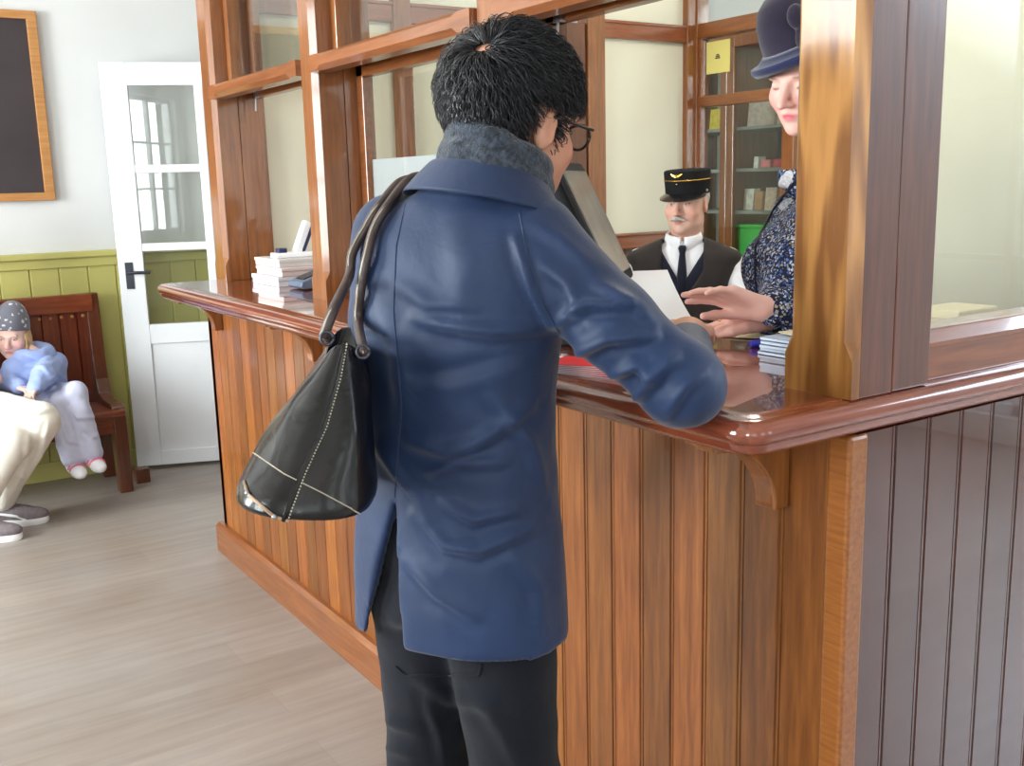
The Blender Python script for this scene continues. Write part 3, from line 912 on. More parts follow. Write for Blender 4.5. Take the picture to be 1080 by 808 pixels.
for i, ((a0, a1), (b0, b1)) in enumerate(zip(POSTS[:-1], POSTS[1:])):
    y0, y1 = a1, b0
    mb = MB()
    # front rail with chamfered lower and upper edges stopping short of the posts
    def rr(y, c): return [(1.238, y, 1.816 + c), (1.238 + c, y, 1.816), (1.30, y, 1.816), (1.30, y, 1.863), (1.238 + c * 0.6, y, 1.863), (1.238, y, 1.863 - c * 0.6)]
    mb.rings([rr(y0 - 0.004, 0.001), rr(y0 + 0.05, 0.001), rr(y0 + 0.075, 0.014), rr(y1 - 0.075, 0.014), rr(y1 - 0.05, 0.001), rr(y1 + 0.004, 0.001)])
    obj('rail', mb, M['wy'], scn)
    # upper fixed light
    mb = MB()
    mb.box(1.315, y0, 1.85, 1.365, y0 + 0.035, SCREEN_TOP).box(1.315, y1 - 0.035, 1.85, 1.365, y1, SCREEN_TOP).box(1.305, y0, 1.845, 1.365, y1, 1.873)
    lf = obj('upper_light', mb, M['wz'], scn, bevel=0.003)
    obj('upper_pane', MB().box(1.338, y0 + 0.03, 1.868, 1.342, y1 - 0.03, SCREEN_TOP), M['glass'], lf)
    # sliding sash, closed in the middle bay, raised in the others
    if i == 1:
        z0, z1 = TZ + 0.002, 1.845
    else:
        z0, z1 = 1.822, 2.52
    xs = 1.385 if i == 1 else (1.40 if i == 2 else 1.375)
    mb = MB()
    mb.box(xs, y0 + 0.002, z0, xs + 0.035, y0 + 0.045, z1).box(xs, y1 - 0.045, z0, xs + 0.035, y1 - 0.002, z1)
    mb.box(xs, y0 + 0.002, z0, xs + 0.035, y1 - 0.002, z0 + (0.05 if i else 0.02)).box(xs, y0 + 0.002, z1 - 0.04, xs + 0.035, y1 - 0.002, z1)
    sf = obj('sash', mb, M['wy'], scn, bevel=0.003)
    obj('sash_pane', MB().box(xs + 0.015, y0 + 0.04, z0 + 0.02, xs + 0.019, y1 - 0.04, z1 - 0.03), M['glass'], sf)
    if i == 1:
        o = obj('frosted_sheet', MB().box(xs + 0.0195, y0 + 0.045, z0 + 0.05, xs + 0.021, y1 - 0.045, 1.565), M['frost'], sf); o['label'] = 'milky sheet across the lower half'
    if i != 1:
        for yy in (y0 + 0.06, y1 - 0.06):
            mb = MB(); mb.box(xs - 0.012, yy - 0.012, z0 - 0.004, xs + 0.003, yy + 0.012, z0 + 0.03); mb.tube([(xs - 0.008, yy, z0 - 0.002), (xs - 0.01, yy + 0.001, z0 - 0.05)], 0.003, 6)
            obj('sash_catch', mb, M['steel'], sf)
# side window (to the right of the corner post)
mb = MB()
mb.box(1.4405, 1.0, TZ, 2.93, 1.06, 1.206); mb.prism([(1.06, 1.205), (0.99, 1.205), (0.99, 1.214), (1.004, 1.235), (1.06, 1.235)], 0, 1.4405, 2.93)
obj('side_rail', MB().box(1.4405, 1.0, 2.3, 2.93, 1.06, 2.4), M['wx'], scn, bevel=0.003)
obj('side_rail', mb, M['wx'], scn, bevel=0.003)
obj('side_stile', MB().box(1.4405, 1.01, 1.235, 1.452, 1.05, 2.3), M['dark'], scn, bevel=0.003)
obj('side_stile', MB().box(2.93, 0.99, TZ, 3.0, 1.07, SCREEN_TOP), M['dark'], scn, bevel=0.003)
obj('side_pane', MB().box(1.45, 1.03, 1.232, 2.935, 1.034, 2.302), M['glass'], scn)
obj('head_beam', MB().box(1.24, 0.975, SCREEN_TOP, 1.45, 3.98, SCREEN_TOP + 0.12).box(1.45, 0.975, SCREEN_TOP, 3.0, 1.1, SCREEN_TOP + 0.12), M['wy'], scn, bevel=0.004)

# ================================================================ office partitions
YP, XP = 3.9, 3.7
pb = thing('office_partition', 'mahogany framed partition with cream panels across the back of the ticket office', 'partition', (2.6, YP, 0))
mb = MB()
for x0, x1 in ((1.44, 1.455), (2.02, 2.10), (2.55, 2.63), (3.005, 3.105), (3.615, 3.72)):
    obj('stile', MB().box(x0, YP - 0.03, 0, x1, YP + 0.05, 2.75), M['wz'], pb, bevel=0.004)
for z0, z1 in ((0, 0.15), (1.16, 1.235), (2.135, 2.215), (2.67, 2.75)):
    for x0, x1 in ((1.455, 2.02), (2.10, 2.55), (2.63, 2.865), (3.105, 3.615)):
        obj('rail', MB().box(x0, YP - 0.022, z0, x1, YP + 0.04, z1).box(x0, YP - 0.028, z1 - 0.015, x1, YP + 0.04, z1), M['wx'], pb, bevel=0.004)
for x0, x1 in ((1.45, 2.025), (2.095, 2.555), (2.625, 2.87), (3.10, 3.62)):
    obj('lower_panel', MB().box(x0, YP, 0.14, x1, YP + 0.02, 1.17), M['dark'], pb)
    o = obj('cream_panel', MB().box(x0, YP + 0.002, 1.23, x1, YP + 0.018, 2.14), M['cream'], pb)
    obj('upper_panel', MB().box(x0, YP + 0.004, 2.21, x1, YP + 0.016, 2.68), M['cream'], pb)
obj('door_board', MB().box(2.865, YP - 0.02, 0, 3.0, YP + 0.03, 2.19).box(2.862, YP - 0.03, 0, 2.885, YP + 0.035, 2.19), M['dark'], pb, bevel=0.004)
mb = MB(); mb.tube([(2.62, YP - 0.01, 2.0), (2.62, YP - 0.05, 2.0), (2.62, YP - 0.05, 2.06)], 0.006, 8)

ps = thing('glazed_partition', 'mahogany glazed partition in front of the shelf cabinet, right of the office corner', 'partition', (XP, 2.6, 0))
for y0, y1 in ((3.862, 3.93), (3.24, 3.31), (2.55, 2.62), (1.42, 1.49)):
    obj('stile', MB().box(XP - 0.03, y0, 0, XP + 0.05, y1, 2.75), M['wz'], ps, bevel=0.004)
for z0, z1 in ((0, 0.15), (1.0, 1.08), (1.83, 1.882), (2.155, 2.225), (2.67, 2.75)):
    for y0, y1 in ((3.31, 3.862), (2.62, 3.24), (1.49, 2.55)):
        if y1 < 3.3 and 1.0 < z1 < 2.5: continue
        obj('rail', MB().box(XP - 0.025, y0, z0, XP + 0.04, y1, z1), M['wy'], ps, bevel=0.004)
for y0, y1 in ((3.305, 3.867), (2.615, 3.245), (1.485, 2.555)):
    if y1 > 3.3:
        obj('lower_panel', MB().box(XP, y0, 0.14, XP + 0.02, y1, 1.01), M['dark'], ps)
        for z0, z1 in ((1.075, 1.835), (1.878, 2.158), (2.222, 2.672)):
            obj('partition_pane', MB().box(XP + 0.004, y0, z0, XP + 0.008, y1, z1), M['glass'], ps)
        mb = MB().box(XP - 0.02, 3.842, 1.075, XP + 0.01, 3.862, 1.835).box(XP - 0.02, 3.842, 1.878, XP + 0.01, 3.862, 2.158)
        obj('glazing_bead', mb, M['wy'], ps, bevel=0.003)
    else:
        obj('cream_panel', MB().box(XP - 0.002, y0, 0.16, XP + 0.022, y1, 2.68), M['cream'], ps)
t = thing('notice', 'yellow paper notice taped to the glass of the office partition', 'notice', (XP - 0.001, 3.75, 1.98))
obj('sheet', MB().box(XP + 0.001, 3.672, 1.985, XP + 0.003, 3.828, 2.135), M['yellow'], t)
obj('printed_mark', MB().box(XP, 3.735, 2.052, XP + 0.0011, 3.768, 2.058).box(XP, 3.737, 2.060, XP + 0.0011, 3.764, 2.066).box(XP, 3.742, 2.068, XP + 0.0011, 3.76, 2.073), M['slate'], t)

# shelf cabinet behind the glazed partition
cb = thing('shelf_cabinet', 'wooden display cabinet with grey back and shelves behind the office glass', 'cabinet', (4.3, 3.9, 0))
cy0, cy1 = 3.40, 4.62
obj('carcass', MB().box(4.17, cy0, 0.02, 4.55, cy0 + 0.03, 2.24).box(4.17, cy1 - 0.03, 0.02, 4.55, cy1, 2.24).box(4.17, cy0, 2.21, 4.55, cy1, 2.25).box(4.17, cy0, 0.0, 4.55, cy1, 0.06).box(4.19, 4.115, 0.05, 4.55, 4.135, 2.22), M['wz'], cb, bevel=0.003)
obj('back_board', MB().box(4.53, cy0, 0.03, 4.56, cy1, 2.23), M['grey'], cb)
for z in (0.6, 1.0, 1.31, 1.535, 1.755, 1.9):
    if z != 1.9: obj('shelf', MB().box(4.19, cy0 + 0.03, z - 0.018, 4.53, cy1 - 0.03, z), M['grey'], cb, bevel=0.002)
for y0, y1 in ((cy0, 4.125), (4.125, cy1)):
    mb = MB().box(4.14, y0 + 0.002, 0.05, 4.168, y0 + 0.05, 2.22).box(4.14, y1 - 0.05, 0.05, 4.168, y1 - 0.002, 2.22).box(4.14, y0 + 0.05, 0.05, 4.168, y1 - 0.05, 0.11).box(4.14, y0 + 0.05, 2.165, 4.168, y1 - 0.05, 2.22)
    dr = obj('cabinet_door', mb, M['wz'], cb, bevel=0.003)
    obj('door_pane', MB().box(4.152, y0 + 0.045, 0.1, 4.156, y1 - 0.045, 2.17), M['glass'], dr)
ITEMS = [  # y0, y1, z shelf, height, depth, colour, name, label, category
    (4.28, 4.36, 1.755, 0.11, 0.03, (222, 196, 70), 'picture_card', 'yellow and pink picture card at the left of the top shelf', 'card'),
    (4.185, 4.21, 1.755, 0.20, 0.12, (226, 176, 170), 'pink_book', 'pink book standing upright on the top shelf of the glass cabinet', 'book'),
    (3.88, 4.07, 1.755, 0.13, 0.02, (196, 178, 168), 'picture_postcard', 'pale brown picture card leaning at the back of the top shelf', 'picture'),
    (3.72, 3.86, 1.755, 0.13, 0.02, (204, 180, 166), 'picture_postcard', 'pale brown picture card right of its twin on the top shelf', 'picture'),
    (3.99, 4.02, 1.535, 0.06, 0.06, (226, 224, 220), 'small_box', 'white little box at the left end of the middle shelf', 'box'),
    (3.90, 3.97, 1.535, 0.04, 0.08, (214, 120, 126), 'small_box', 'pink little box second along the middle shelf', 'box'),
    (3.81, 3.88, 1.535, 0.042, 0.08, (206, 86, 96), 'small_box', 'red little box third along the middle shelf', 'box'),
    (4.02, 4.09, 1.31, 0.115, 0.05, (224, 220, 208), 'souvenir_box', 'cream souvenir box at the left end of the lower shelf', 'box'),
    (3.955, 4.01, 1.31, 0.10, 0.06, (176, 132, 92), 'souvenir_box', 'brown souvenir box on the lower cabinet shelf beside the cream one', 'box'),
    (3.86, 3.935, 1.31, 0.12, 0.04, (222, 196, 180), 'souvenir_box', 'peach souvenir box on the lower cabinet shelf', 'box'),
    (3.77, 3.845, 1.31, 0.12, 0.05, (160, 116, 82), 'souvenir_box', 'brown souvenir box right of the peach one', 'box'),
    (4.19, 4.21, 1.31, 0.10, 0.05, (222, 222, 222), 'leaflet_holder', 'white leaflet holder behind the left cabinet door', 'leaflet'),
    (4.15, 4.21, 1.0, 0.10, 0.12, (70, 150, 80), 'storage_tub', 'dark green tub in the left half of the cabinet', 'tub'),
]
for i, (y0, y1, z, h, dp, colr, nm, lb, cat) in enumerate(ITEMS):
    mm = mat('card_%d' % i, colr, 0.6, 0.3, var=0.1, vscale=40)
    tg = MB(); ln = 0.10 * h
    z += 0.001
    tg.prism([(4.24, z), (4.24 + dp, z), (4.24 + dp + ln, z + h), (4.24 + ln, z + h)], 1, y0, y1)
    tag(obj(nm, tg, mm, bevel=0.002), lb, cat)
mm = mat('green_plastic', (70, 200, 96), 0.4, 0.5, var=0.03)
g = thing('green_box', 'bright green plastic tub low in the cabinet', 'tub', (4.3, 3.99, 1.0))
obj('tub', MB().rings([[(4.2, 3.88, 1.001), (4.42, 3.88, 1.001), (4.42, 4.08, 1.001), (4.2, 4.08, 1.001)], [(4.205, 3.865, 1.215), (4.435, 3.865, 1.215), (4.435, 4.10, 1.215), (4.205, 4.10, 1.215)]]), mm, g, bevel=0.006)
obj('lid', MB().box(4.2, 3.86, 1.215, 4.44, 4.105, 1.235), mm, g, bevel=0.005)
# pale panel added for a bright patch at the top of the cabinet interior
g = thing('pale_panel', 'pale panel standing in the upper cabinet', 'picture', (4.42, 3.99, 1.755))
obj('print', MB().box(4.46, 3.86, 1.93, 4.475, 4.09, 2.07), M['creampaper'], g)
obj('stand', MB().box(4.47, 3.85, 1.756, 4.49, 4.10, 2.08), M['oakz'], g)

# ================================================================ things on the counter
# far bay: ticket boxes with a stamp, and a dark card terminal
c0 = pz(304, 300, TZ)
for j, (w, dd, hh, dx, dy, lb) in enumerate(((0.20, 0.26, 0.035, 0, 0, 'white ticket carton at the bottom of the little pile by the far window'), (0.19, 0.25, 0.03, 0.008, -0.01, 'pinkish ticket carton in the middle of the little pile by the far window'), (0.17, 0.24, 0.028, 0.0, 0.01, 'pale ticket carton on top of the little pile by the far window'))):
    z = TZ + (0.0, 0.0355, 0.066)[j]
    cc = ((206, 206, 212), (206, 184, 180), (200, 194, 192))[j]
    g = thing('ticket_carton', lb, 'carton', (1.40, 3.57, z), group='ticket cartons')
    mm = mat('carton_%d' % j, cc, 0.6, 0.3, var=0.01)
    obj('box', MB().box(1.40 - w / 2 + dx, 3.57 - dd / 2 + dy, z, 1.40 + w / 2 + dx, 3.57 + dd / 2 + dy, z + hh * 0.8), mm, g, bevel=0.002)
    obj('lid', MB().box(1.40 - w / 2 + dx - 0.003, 3.57 - dd / 2 + dy - 0.003, z + hh * 0.55, 1.40 + w / 2 + dx + 0.003, 3.57 + dd / 2 + dy + 0.003, z + hh), mm, g, bevel=0.003)
g = thing('hand_stamp', 'white and navy hand stapler propped up on the ticket cartons', 'stapler', (1.40, 3.55, TZ + 0.0945))
mn = mat('navy_plastic', (40, 44, 84), 0.35, 0.5, var=0.03); mw = mat('white_plastic', (240, 240, 244), 0.35, 0.5, var=0.01)
zz = TZ + 0.0945
bar = lambda a, b, h: MB().obox((np.array(a) + np.array(b)) / 2, (np.array(b) - np.array(a)) / np.linalg.norm(np.array(b) - np.array(a)), (0, 1, 0), np.cross((np.array(b) - np.array(a)) / np.linalg.norm(np.array(b) - np.array(a)), (0, 1, 0)), np.linalg.norm(np.array(b) - np.array(a)) / 2, 0.018, h)
obj('base', MB().box(1.33, 3.52, zz, 1.49, 3.585, zz + 0.018), mw, g, bevel=0.004)
obj('arm', bar((1.415, 3.55, zz + 0.01), (1.465, 3.55, zz + 0.125), 0.014), mw, g, bevel=0.006)
obj('grip', bar((1.437, 3.55, zz + 0.02), (1.485, 3.55, zz + 0.122), 0.008), mn, g, bevel=0.005)
obj('button', MB().box(1.345, 3.53, zz + 0.018, 1.375, 3.57, zz + 0.034), mn, g, bevel=0.003)
g = thing('card_terminal', 'blue-grey card terminal on the counter beside the ticket cartons', 'card terminal', (1.40, 3.34, TZ))
mg = mat('bluegrey_plastic', (92, 104, 124), 0.35, 0.5, var=0.03)
obj('body', MB().prism([(1.31, TZ + 0.012), (1.32, TZ + 0.004), (1.45, TZ), (1.455, TZ + 0.06), (1.43, TZ + 0.066), (1.315, TZ + 0.028)], 1, 3.26, 3.38), mg, g, bevel=0.004)
obj('screen', MB().obox((1.40, 3.32, TZ + 0.058), (0.93, 0, 0.33), (0, 1, 0), (-0.33, 0, 0.93), 0.025, 0.035, 0.002), M['black'], g)
obj('keypad', MB().obox((1.35, 3.32, TZ + 0.042), (0.93, 0, 0.33), (0, 1, 0), (-0.33, 0, 0.93), 0.02, 0.035, 0.002), M['black'], g)

# white papers between the hands
def sheet(name, lab, corners, z_fn, mm, n=10, cat='paper'):
    """A thin curled sheet through four floor-plan corners."""
    c = [np.array(q, float) for q in corners]; top = []; bot = []
    for i in range(n + 1):
        for j in range(n + 1):
            u, v = i / n, j / n
            p = c[0] * (1 - u) * (1 - v) + c[1] * u * (1 - v) + c[2] * u * v + c[3] * (1 - u) * v
            z = z_fn(u, v); top.append((p[0], p[1], z + 0.0012)); bot.append((p[0], p[1], z))
    m = n + 1; fs = [(i * m + j, i * m + j + 1, (i + 1) * m + j + 1, (i + 1) * m + j) for i in range(n) for j in range(n)]
    K = m * m; fs2 = [tuple(K + q for q in reversed(f)) for f in fs]
    edge = [i * m for i in range(m)] + [n * m + j for j in range(1, m)] + [i * m + n for i in range(n - 1, -1, -1)] + [j for j in range(n - 1, 0, -1)]
    side = [(edge[i], edge[(i + 1) % len(edge)], K + edge[(i + 1) % len(edge)], K + edge[i]) for i in range(len(edge))]
    o = obj(name, (top + bot, fs + fs2 + side), mm, smooth=False, auto=math.radians(50))
    return tag(o, lab, cat)


sheet('paper_sheet', 'white sheet of paper curling up on the counter under the clerk’s fingertips'.replace('’', "'"), [(1.455, 1.63), (1.555, 1.575), (1.74, 1.93), (1.60, 2.0)], lambda u, v: TZ + 0.001 + 0.16 * max(0, v - 0.22) ** 1.5, M['paper'])
sheet('card_sheet', 'cream coloured sheet lying flat on the counter below the crossed hands', [(1.56, 1.56), (1.635, 1.42), (1.698, 1.50), (1.66, 1.66)], lambda u, v: TZ + 0.001 + 0.004 * u, M['creampaper'])

# stack of booklets by the corner post
for j in range(5):
    z = TZ + 0.0006 + j * 0.0068
    jx, jy = 0.004 * math.sin(j * 2.1), 0.004 * math.cos(j * 1.3)
    g = thing('booklet', ('white booklet in the stack beside the corner post', 'blue-white top booklet of the stack beside the corner post')[j == 4], 'booklet', (1.53, 1.33, z), group='booklets stacked by the corner post')
    o = obj('pages', MB().box(1.462 + jx, 1.262 + jy, z + 0.0006, 1.598 + jx, 1.358 + jy, z + 0.0054), M['paper'], g)
    mm = M.setdefault('cover', mat('booklet_cover', (196, 208, 226), 0.5, 0.4, var=0.04, vscale=30))
    obj('cover', MB().box(1.46 + jx, 1.26 + jy, z, 1.60 + jx, 1.36 + jy, z + 0.0006).box(1.46 + jx, 1.26 + jy, z + 0.0054, 1.60 + jx, 1.36 + jy, z + 0.006).box(1.46 + jx, 1.26 + jy, z, 1.4606 + jx, 1.36 + jy, z + 0.006), mm, g)
zt = TZ + 0.0006 + 4 * 0.0068 + 0.0068
sheet('card_slip', 'cream slip lying on top of the booklet stack', [(1.50, 1.27), (1.595, 1.27), (1.595, 1.35), (1.50, 1.35)], lambda u, v: zt + 0.001 + 0.004 * v * v, M['creampaper'])
g = thing('pen', 'ballpoint pen with blue cap lying on the counter by the booklets', 'pen', (1.52, 1.43, TZ))
mbp = mat('blue_plastic', (44, 46, 170), 0.3, 0.5, var=0.03)
a = np.array((1.505, 1.425, TZ + 0.008)); b = np.array((1.60, 1.385, TZ + 0.008)); dlt = (b - a)
obj('cap', MB().tube([a, a + dlt * 0.06, a + dlt * 0.38], [0.006, 0.008, 0.0078], 10), mbp, g)
obj('barrel', MB().tube([a + dlt * 0.38, a + dlt * 1.2], 0.0055, 10), M['paper'], g)

# fanned red and white leaflets at the counter edge beside the customer
for j in range(6):
    z = TZ + 0.0005 + 0.003 * j; s = 0.006 * j
    g = thing('leaflet', 'red and white folded leaflet in the fan at the counter edge beside the blue coat', 'leaflet', (1.10, 1.43, z), group='red leaflets fanned at the counter edge')
    mr = M.setdefault('red', mat('red_print', (222, 40, 48), 0.4, 0.5, var=0.05))
    R = rotm(math.radians(18 + 3 * j)); o_ = np.array((1.105, 1.435, 0))
    def lb(mb, x0, x1, y0, y1, z0, z1):
        vs = [o_ + R @ np.array((x, y, 0)) + np.array((0, 0, zz)) for zz in (z0, z1) for x, y in ((x0, y0), (x1, y0), (x1, y1), (x0, y1))]
        return mb.add(vs, [(0, 3, 2, 1), (4, 5, 6, 7), (0, 1, 5, 4), (1, 2, 6, 5), (2, 3, 7, 6), (3, 0, 4, 7)])
    obj('pages', lb(MB(), -0.045, 0.045, -0.115 + s, 0.085 + s, z, z + 0.0022), M['paper'], g)
    obj('red_cover', lb(MB(), -0.0455, 0.0455, -0.115 + s, 0.03 + s, z + 0.0022, z + 0.0028), mr, g)

# cream parcel behind the side window
g = thing('cream_carton', 'low cream carton behind the glass of the side window', 'carton', (1.8, 1.17, TZ))
obj('box', MB().box(1.74, 1.13, TZ, 1.86, 1.22, TZ + 0.060), M['creampaper'], g, bevel=0.003)
obj('lid', MB().box(1.737, 1.127, TZ + 0.060, 1.863, 1.223, TZ + 0.078), M['creampaper'], g, bevel=0.003)

# monitor on the counter, leaning back, its screen towards the clerk
g = thing('monitor', 'black touch-screen till monitor leaning back, seen from its edge and back', 'monitor', (1.47, 1.86, TZ))
mt = np.array(pd(600, 176, 2.2)); mbm = np.array(pd(655, 300, 2.2))
from mathutils.bvhtree import BVHTree

# ---------------------------------------------------------------- monitor (continued)
haz = math.radians(47.5)
mh = np.array((math.sin(haz), math.cos(haz), 0)); n0 = np.array((math.cos(haz), -math.sin(haz), 0)); lean = math.radians(25)
mu = math.cos(lean) * np.array((0, 0, 1.0)) - math.sin(lean) * n0; mn_ = math.cos(lean) * n0 + math.sin(lean) * np.array((0, 0, 1.0))
mc = np.array(pd(623, 238, 2.16))
def slab(c, hw, hh, t, r=0.03, n=5, k=1.0):
    pts = []
    for sx, sy, a0 in ((1, 1, 0), (-1, 1, 90), (-1, -1, 180), (1, -1, 270)):
        for i in range(n):
            a = math.radians(a0 + 90 * i / (n - 1)); pts.append((sx * (hw - r) + r * math.cos(a), sy * (hh - r) + r * math.sin(a)))
    def ring(s, w): return [c + mh * x * s + mu * y * s + mn_ * w for x, y in pts]
    return MB().rings([ring(0.86 * k, -t), ring(0.97 * k, -t * 0.72), ring(1.0, -0.006), ring(1.0, 0.004), ring(0.985, 0.008)])
HW, HH = 0.155, 0.142
bz = mat('grey_bezel', (44, 43, 43), 0.75, 0.15, var=0.02); scm = mat('dim_screen', (150, 146, 138), 0.12, 0.6, var=0.06, vscale=10)
M['hous'] = mat('matt_black_housing', (14, 14, 17), 0.6, 0.25, var=0.05)
obj('housing', slab(mc, HW, HH, 0.062), M['hous'], g, auto=math.radians(40))
obj('bezel', slab(mc + mn_ * 0.0085, HW - 0.004, HH - 0.004, 0.001), bz, g, auto=math.radians(40))
obj('screen', slab(mc + mn_ * 0.0115, HW - 0.026, HH - 0.024, 0.001, r=0.006), scm, g)
ft = mc - mn_ * 0.05 - mu * 0.03
obj('neck', MB().tube([ft, ft + np.array((-0.02, 0.01, -0.06)), np.array((ft[0] - 0.01, ft[1], TZ + 0.01))], [0.028, 0.03, 0.036], 14), M['black'], g, smooth=False, auto=math.radians(40))
obj('foot', MB().lathe([(0.0, TZ), (0.095, TZ), (0.1, TZ + 0.006), (0.085, TZ + 0.016), (0.0, TZ + 0.02)], (ft[0] - 0.01, ft[1], 0), 30), M['black'], g, auto=math.radians(40))

# ================================================================ people: helpers
def person(label, loc, az):
    return thing('person', label, 'person', (loc[0], loc[1], 0), -math.radians(az))


class Loc:
    """World <-> the person's own frame (x right, y forward)."""
    def __init__(s, loc, az):
        a = math.radians(az); s.o = np.array((loc[0], loc[1], 0.0)); s.R = np.array([[math.cos(a), math.sin(a), 0], [-math.sin(a), math.cos(a), 0], [0, 0, 1.0]])
    def l(s, w): return (np.array(w, float) - s.o) @ s.R
    def w(s, q): return s.o + np.asarray(q, float) @ s.R.T


def surf(L, vf):
    return BVHTree.FromPolygons([tuple(p) for p in L.w(vf[0])], [tuple(int(i) for i in f) for f in vf[1]])


def hit(bvh, x, y, lift=0.0):
    d = Vector(ray(x, y)).normalized(); h = bvh.ray_cast(Vector(CAM), d)
    if h[0] is None: return None
    n = h[1] if h[1].dot(d) < 0 else -h[1]
    return np.array(h[0] + n * lift)


def trace(bvh, pts, n=24, lift=0.002, jump=9.0):
    """A line on a surface through picture points, as world points."""
    pts = np.array(pts, float); s = np.r_[0, np.cumsum(np.linalg.norm(np.diff(pts, axis=0), axis=1))]
    out = []
    for t in np.linspace(0, s[-1], n):
        p = hit(bvh, np.interp(t, s, pts[:, 0]), np.interp(t, s, pts[:, 1]), lift)
        if p is not None and (not out or abs((p - out[-1]) @ CF) < jump): out.append(p)
    return out


def crease(L, vf, lines, noise=0.0, nscale=9.0, only=None):
    """Fold lines seen from the front of the picture: ([(x, y), ...], width m, height m) pressed into the facing cloth."""
    v, f = vf; n = vnormals(v, f); w = L.w(v); nw = n @ L.R.T
    q = w - CAM; dep = q @ CF; U = np.stack([q @ CR / dep * F_PX + 540, q @ CD / dep * F_PX + 404], 1)
    face = np.clip(-(nw * (q / np.linalg.norm(q, axis=1)[:, None])).sum(1) * 2.5, 0, 1)
    disp = np.zeros(len(v)); wob = vnoise(v * 11) * 3.0 + vnoise(v * 27 + 5) * 1.5
    for pts, wd, h in lines:
        pts = np.array(pts, float); best = np.full(len(v), 1e9); tt = np.zeros(len(v)); sd = np.zeros(len(v)); N_ = len(pts) - 1
        for i in range(N_):
            a, b = pts[i], pts[i + 1]; ba = b - a
            t = np.clip(((U - a) @ ba) / (ba @ ba), 0, 1); e = U - a - t[:, None] * ba
            d = np.linalg.norm(e, axis=1); m = d < best
            best[m] = d[m]; tt[m] = ((i + t) / N_)[m]; sd[m] = (np.sign(ba[0] * e[:, 1] - ba[1] * e[:, 0]) * d)[m]
        x = (sd + wob) * dep / F_PX / wd
        end = np.sin(np.clip(0.06 + tt * 0.88, 0, 1) * PI) ** 0.6
        fall = np.exp(-(best * dep / F_PX / (wd * 2.2)) ** 2)
        prof = np.exp(-x ** 2) - 0.75 * np.exp(-((x - 1.5) / 1.0) ** 2)
        disp += h * prof * end * fall * face
    if noise: disp += noise * vnoise(v * nscale) + 0.45 * noise * vnoise(v * nscale * 2.4 + 3)
    if only is not None: disp *= only(v)
    return v + n * disp[:, None], f


M['skin'] = attr_mat('skin', 0.5, 0.35, 0.12)
def fabric(name, col, rough=0.8, var=0.08, bump=0.25, bscale=500, sheen=0.1, spec=0.25):
    return mat(name, col, rough, spec, var=var, vscale=14, bump=bump, bscale=bscale, sheen=sheen)


# ================================================================ the customer in the navy coat
ML = (0.79, 1.37); MAZ = 65
man = person('dark-haired man in a navy coat seen from behind, leaning on the counter', ML, MAZ)
L = Loc(ML, MAZ)
HAZ = 79
hfr = Fr(L.l((0.893, 1.338, 1.566)), rotm(-math.radians(HAZ - MAZ), math.radians(-7), math.radians(4)))
S = SDF((-0.2, -0.2, 1.36), (0.26, 0.3, 1.76), 0.0045)
add_head(S, hfr, 1.0, neck_to=(0.045, 0.01, 1.40), neck_r=0.058)
head = S.mesh(1)
elb = L.l((0.985, 1.062, 1.196)); wri = L.l((1.172, 1.248, 1.232)); shR = np.array((0.155, 0.012, 1.385)); shL = np.array((-0.128, 0.012, 1.425)); midR = L.l((0.915, 1.132, 1.285))
elL = np.array((-0.180, 0.10, 1.16)); wrL = np.array((-0.140, 0.26, 1.00))
S = SDF((-0.36, -0.25, 0.0), (0.42, 0.42, 1.5), 0.012)
S.stack([(0.84, 0.13, 0.085, 0, 0), (0.95, 0.145, 0.09, 0, 0), (1.1, 0.125, 0.08, 0, 0), (1.3, 0.14, 0.085, 0, 0), (1.40, 0.11, 0.06, 0.01, 0), (1.44, 0.06, 0.05, 0.02, 0)], 0.03)
S.rc((0.02, 0, 1.38), (0.045, 0.02, 1.48), 0.055, 0.055, 0.03)
for sh, el, wr in ((shR, elb, wri), (shL, elL, wrL)):
    if sh is shR: S.rc(sh, midR, 0.040, 0.036, 0.03); S.rc(midR, el, 0.036, 0.034, 0.01)
    else: S.rc(sh, el, 0.040, 0.034, 0.03)
    S.rc(el, wr, 0.034, 0.027, 0.02)
for s in (-1, 1):
    S.rc((s * 0.075, 0, 0.88), (s * 0.09, 0.02, 0.5), 0.07, 0.045, 0.03); S.rc((s * 0.09, 0.02, 0.5), (s * 0.09, -0.01, 0.08), 0.045, 0.032, 0.02)
    S.rc((s * 0.09, -0.01, 0.05), (s * 0.10, 0.13, 0.035), 0.032, 0.028, 0.02)
core = S.mesh(1)
hands = []
hR = frame_yz(wri, wri - elb + np.array((0, 0, -0.060)), (0.15, 0, 1))
S = SDF(wri - 0.24, wri + 0.24, 0.0032)
S.rc(wri - (wri - elb) * 0.35, wri, 0.03, 0.027, 0.015); add_hand(S, hR, 1, (0.16, 0.18, 0.2, 0.24), 0.12, 0.35, tz=0.05); hands.append(S.mesh(1))
hL = frame_yz(wrL, (0.2, 0.6, -0.45), (-0.6, 0.3, 0.6))
S = SDF(wrL - 0.22, wrL + 0.22, 0.004)
S.rc(wrL - (wrL - elL) * 0.35, wrL, 0.03, 0.027, 0.015); add_hand(S, hL, -1, (0.6, 0.65, 0.7, 0.7), 0.05, 0.4); hands.append(S.mesh(1))
fc = face_cols(hfr, 1.0, (206, 150, 124), (176, 100, 90), (34, 28, 28), blush=(214, 140, 118))
sobj('body', join([core, head] + hands), M['skin'], man, fc)

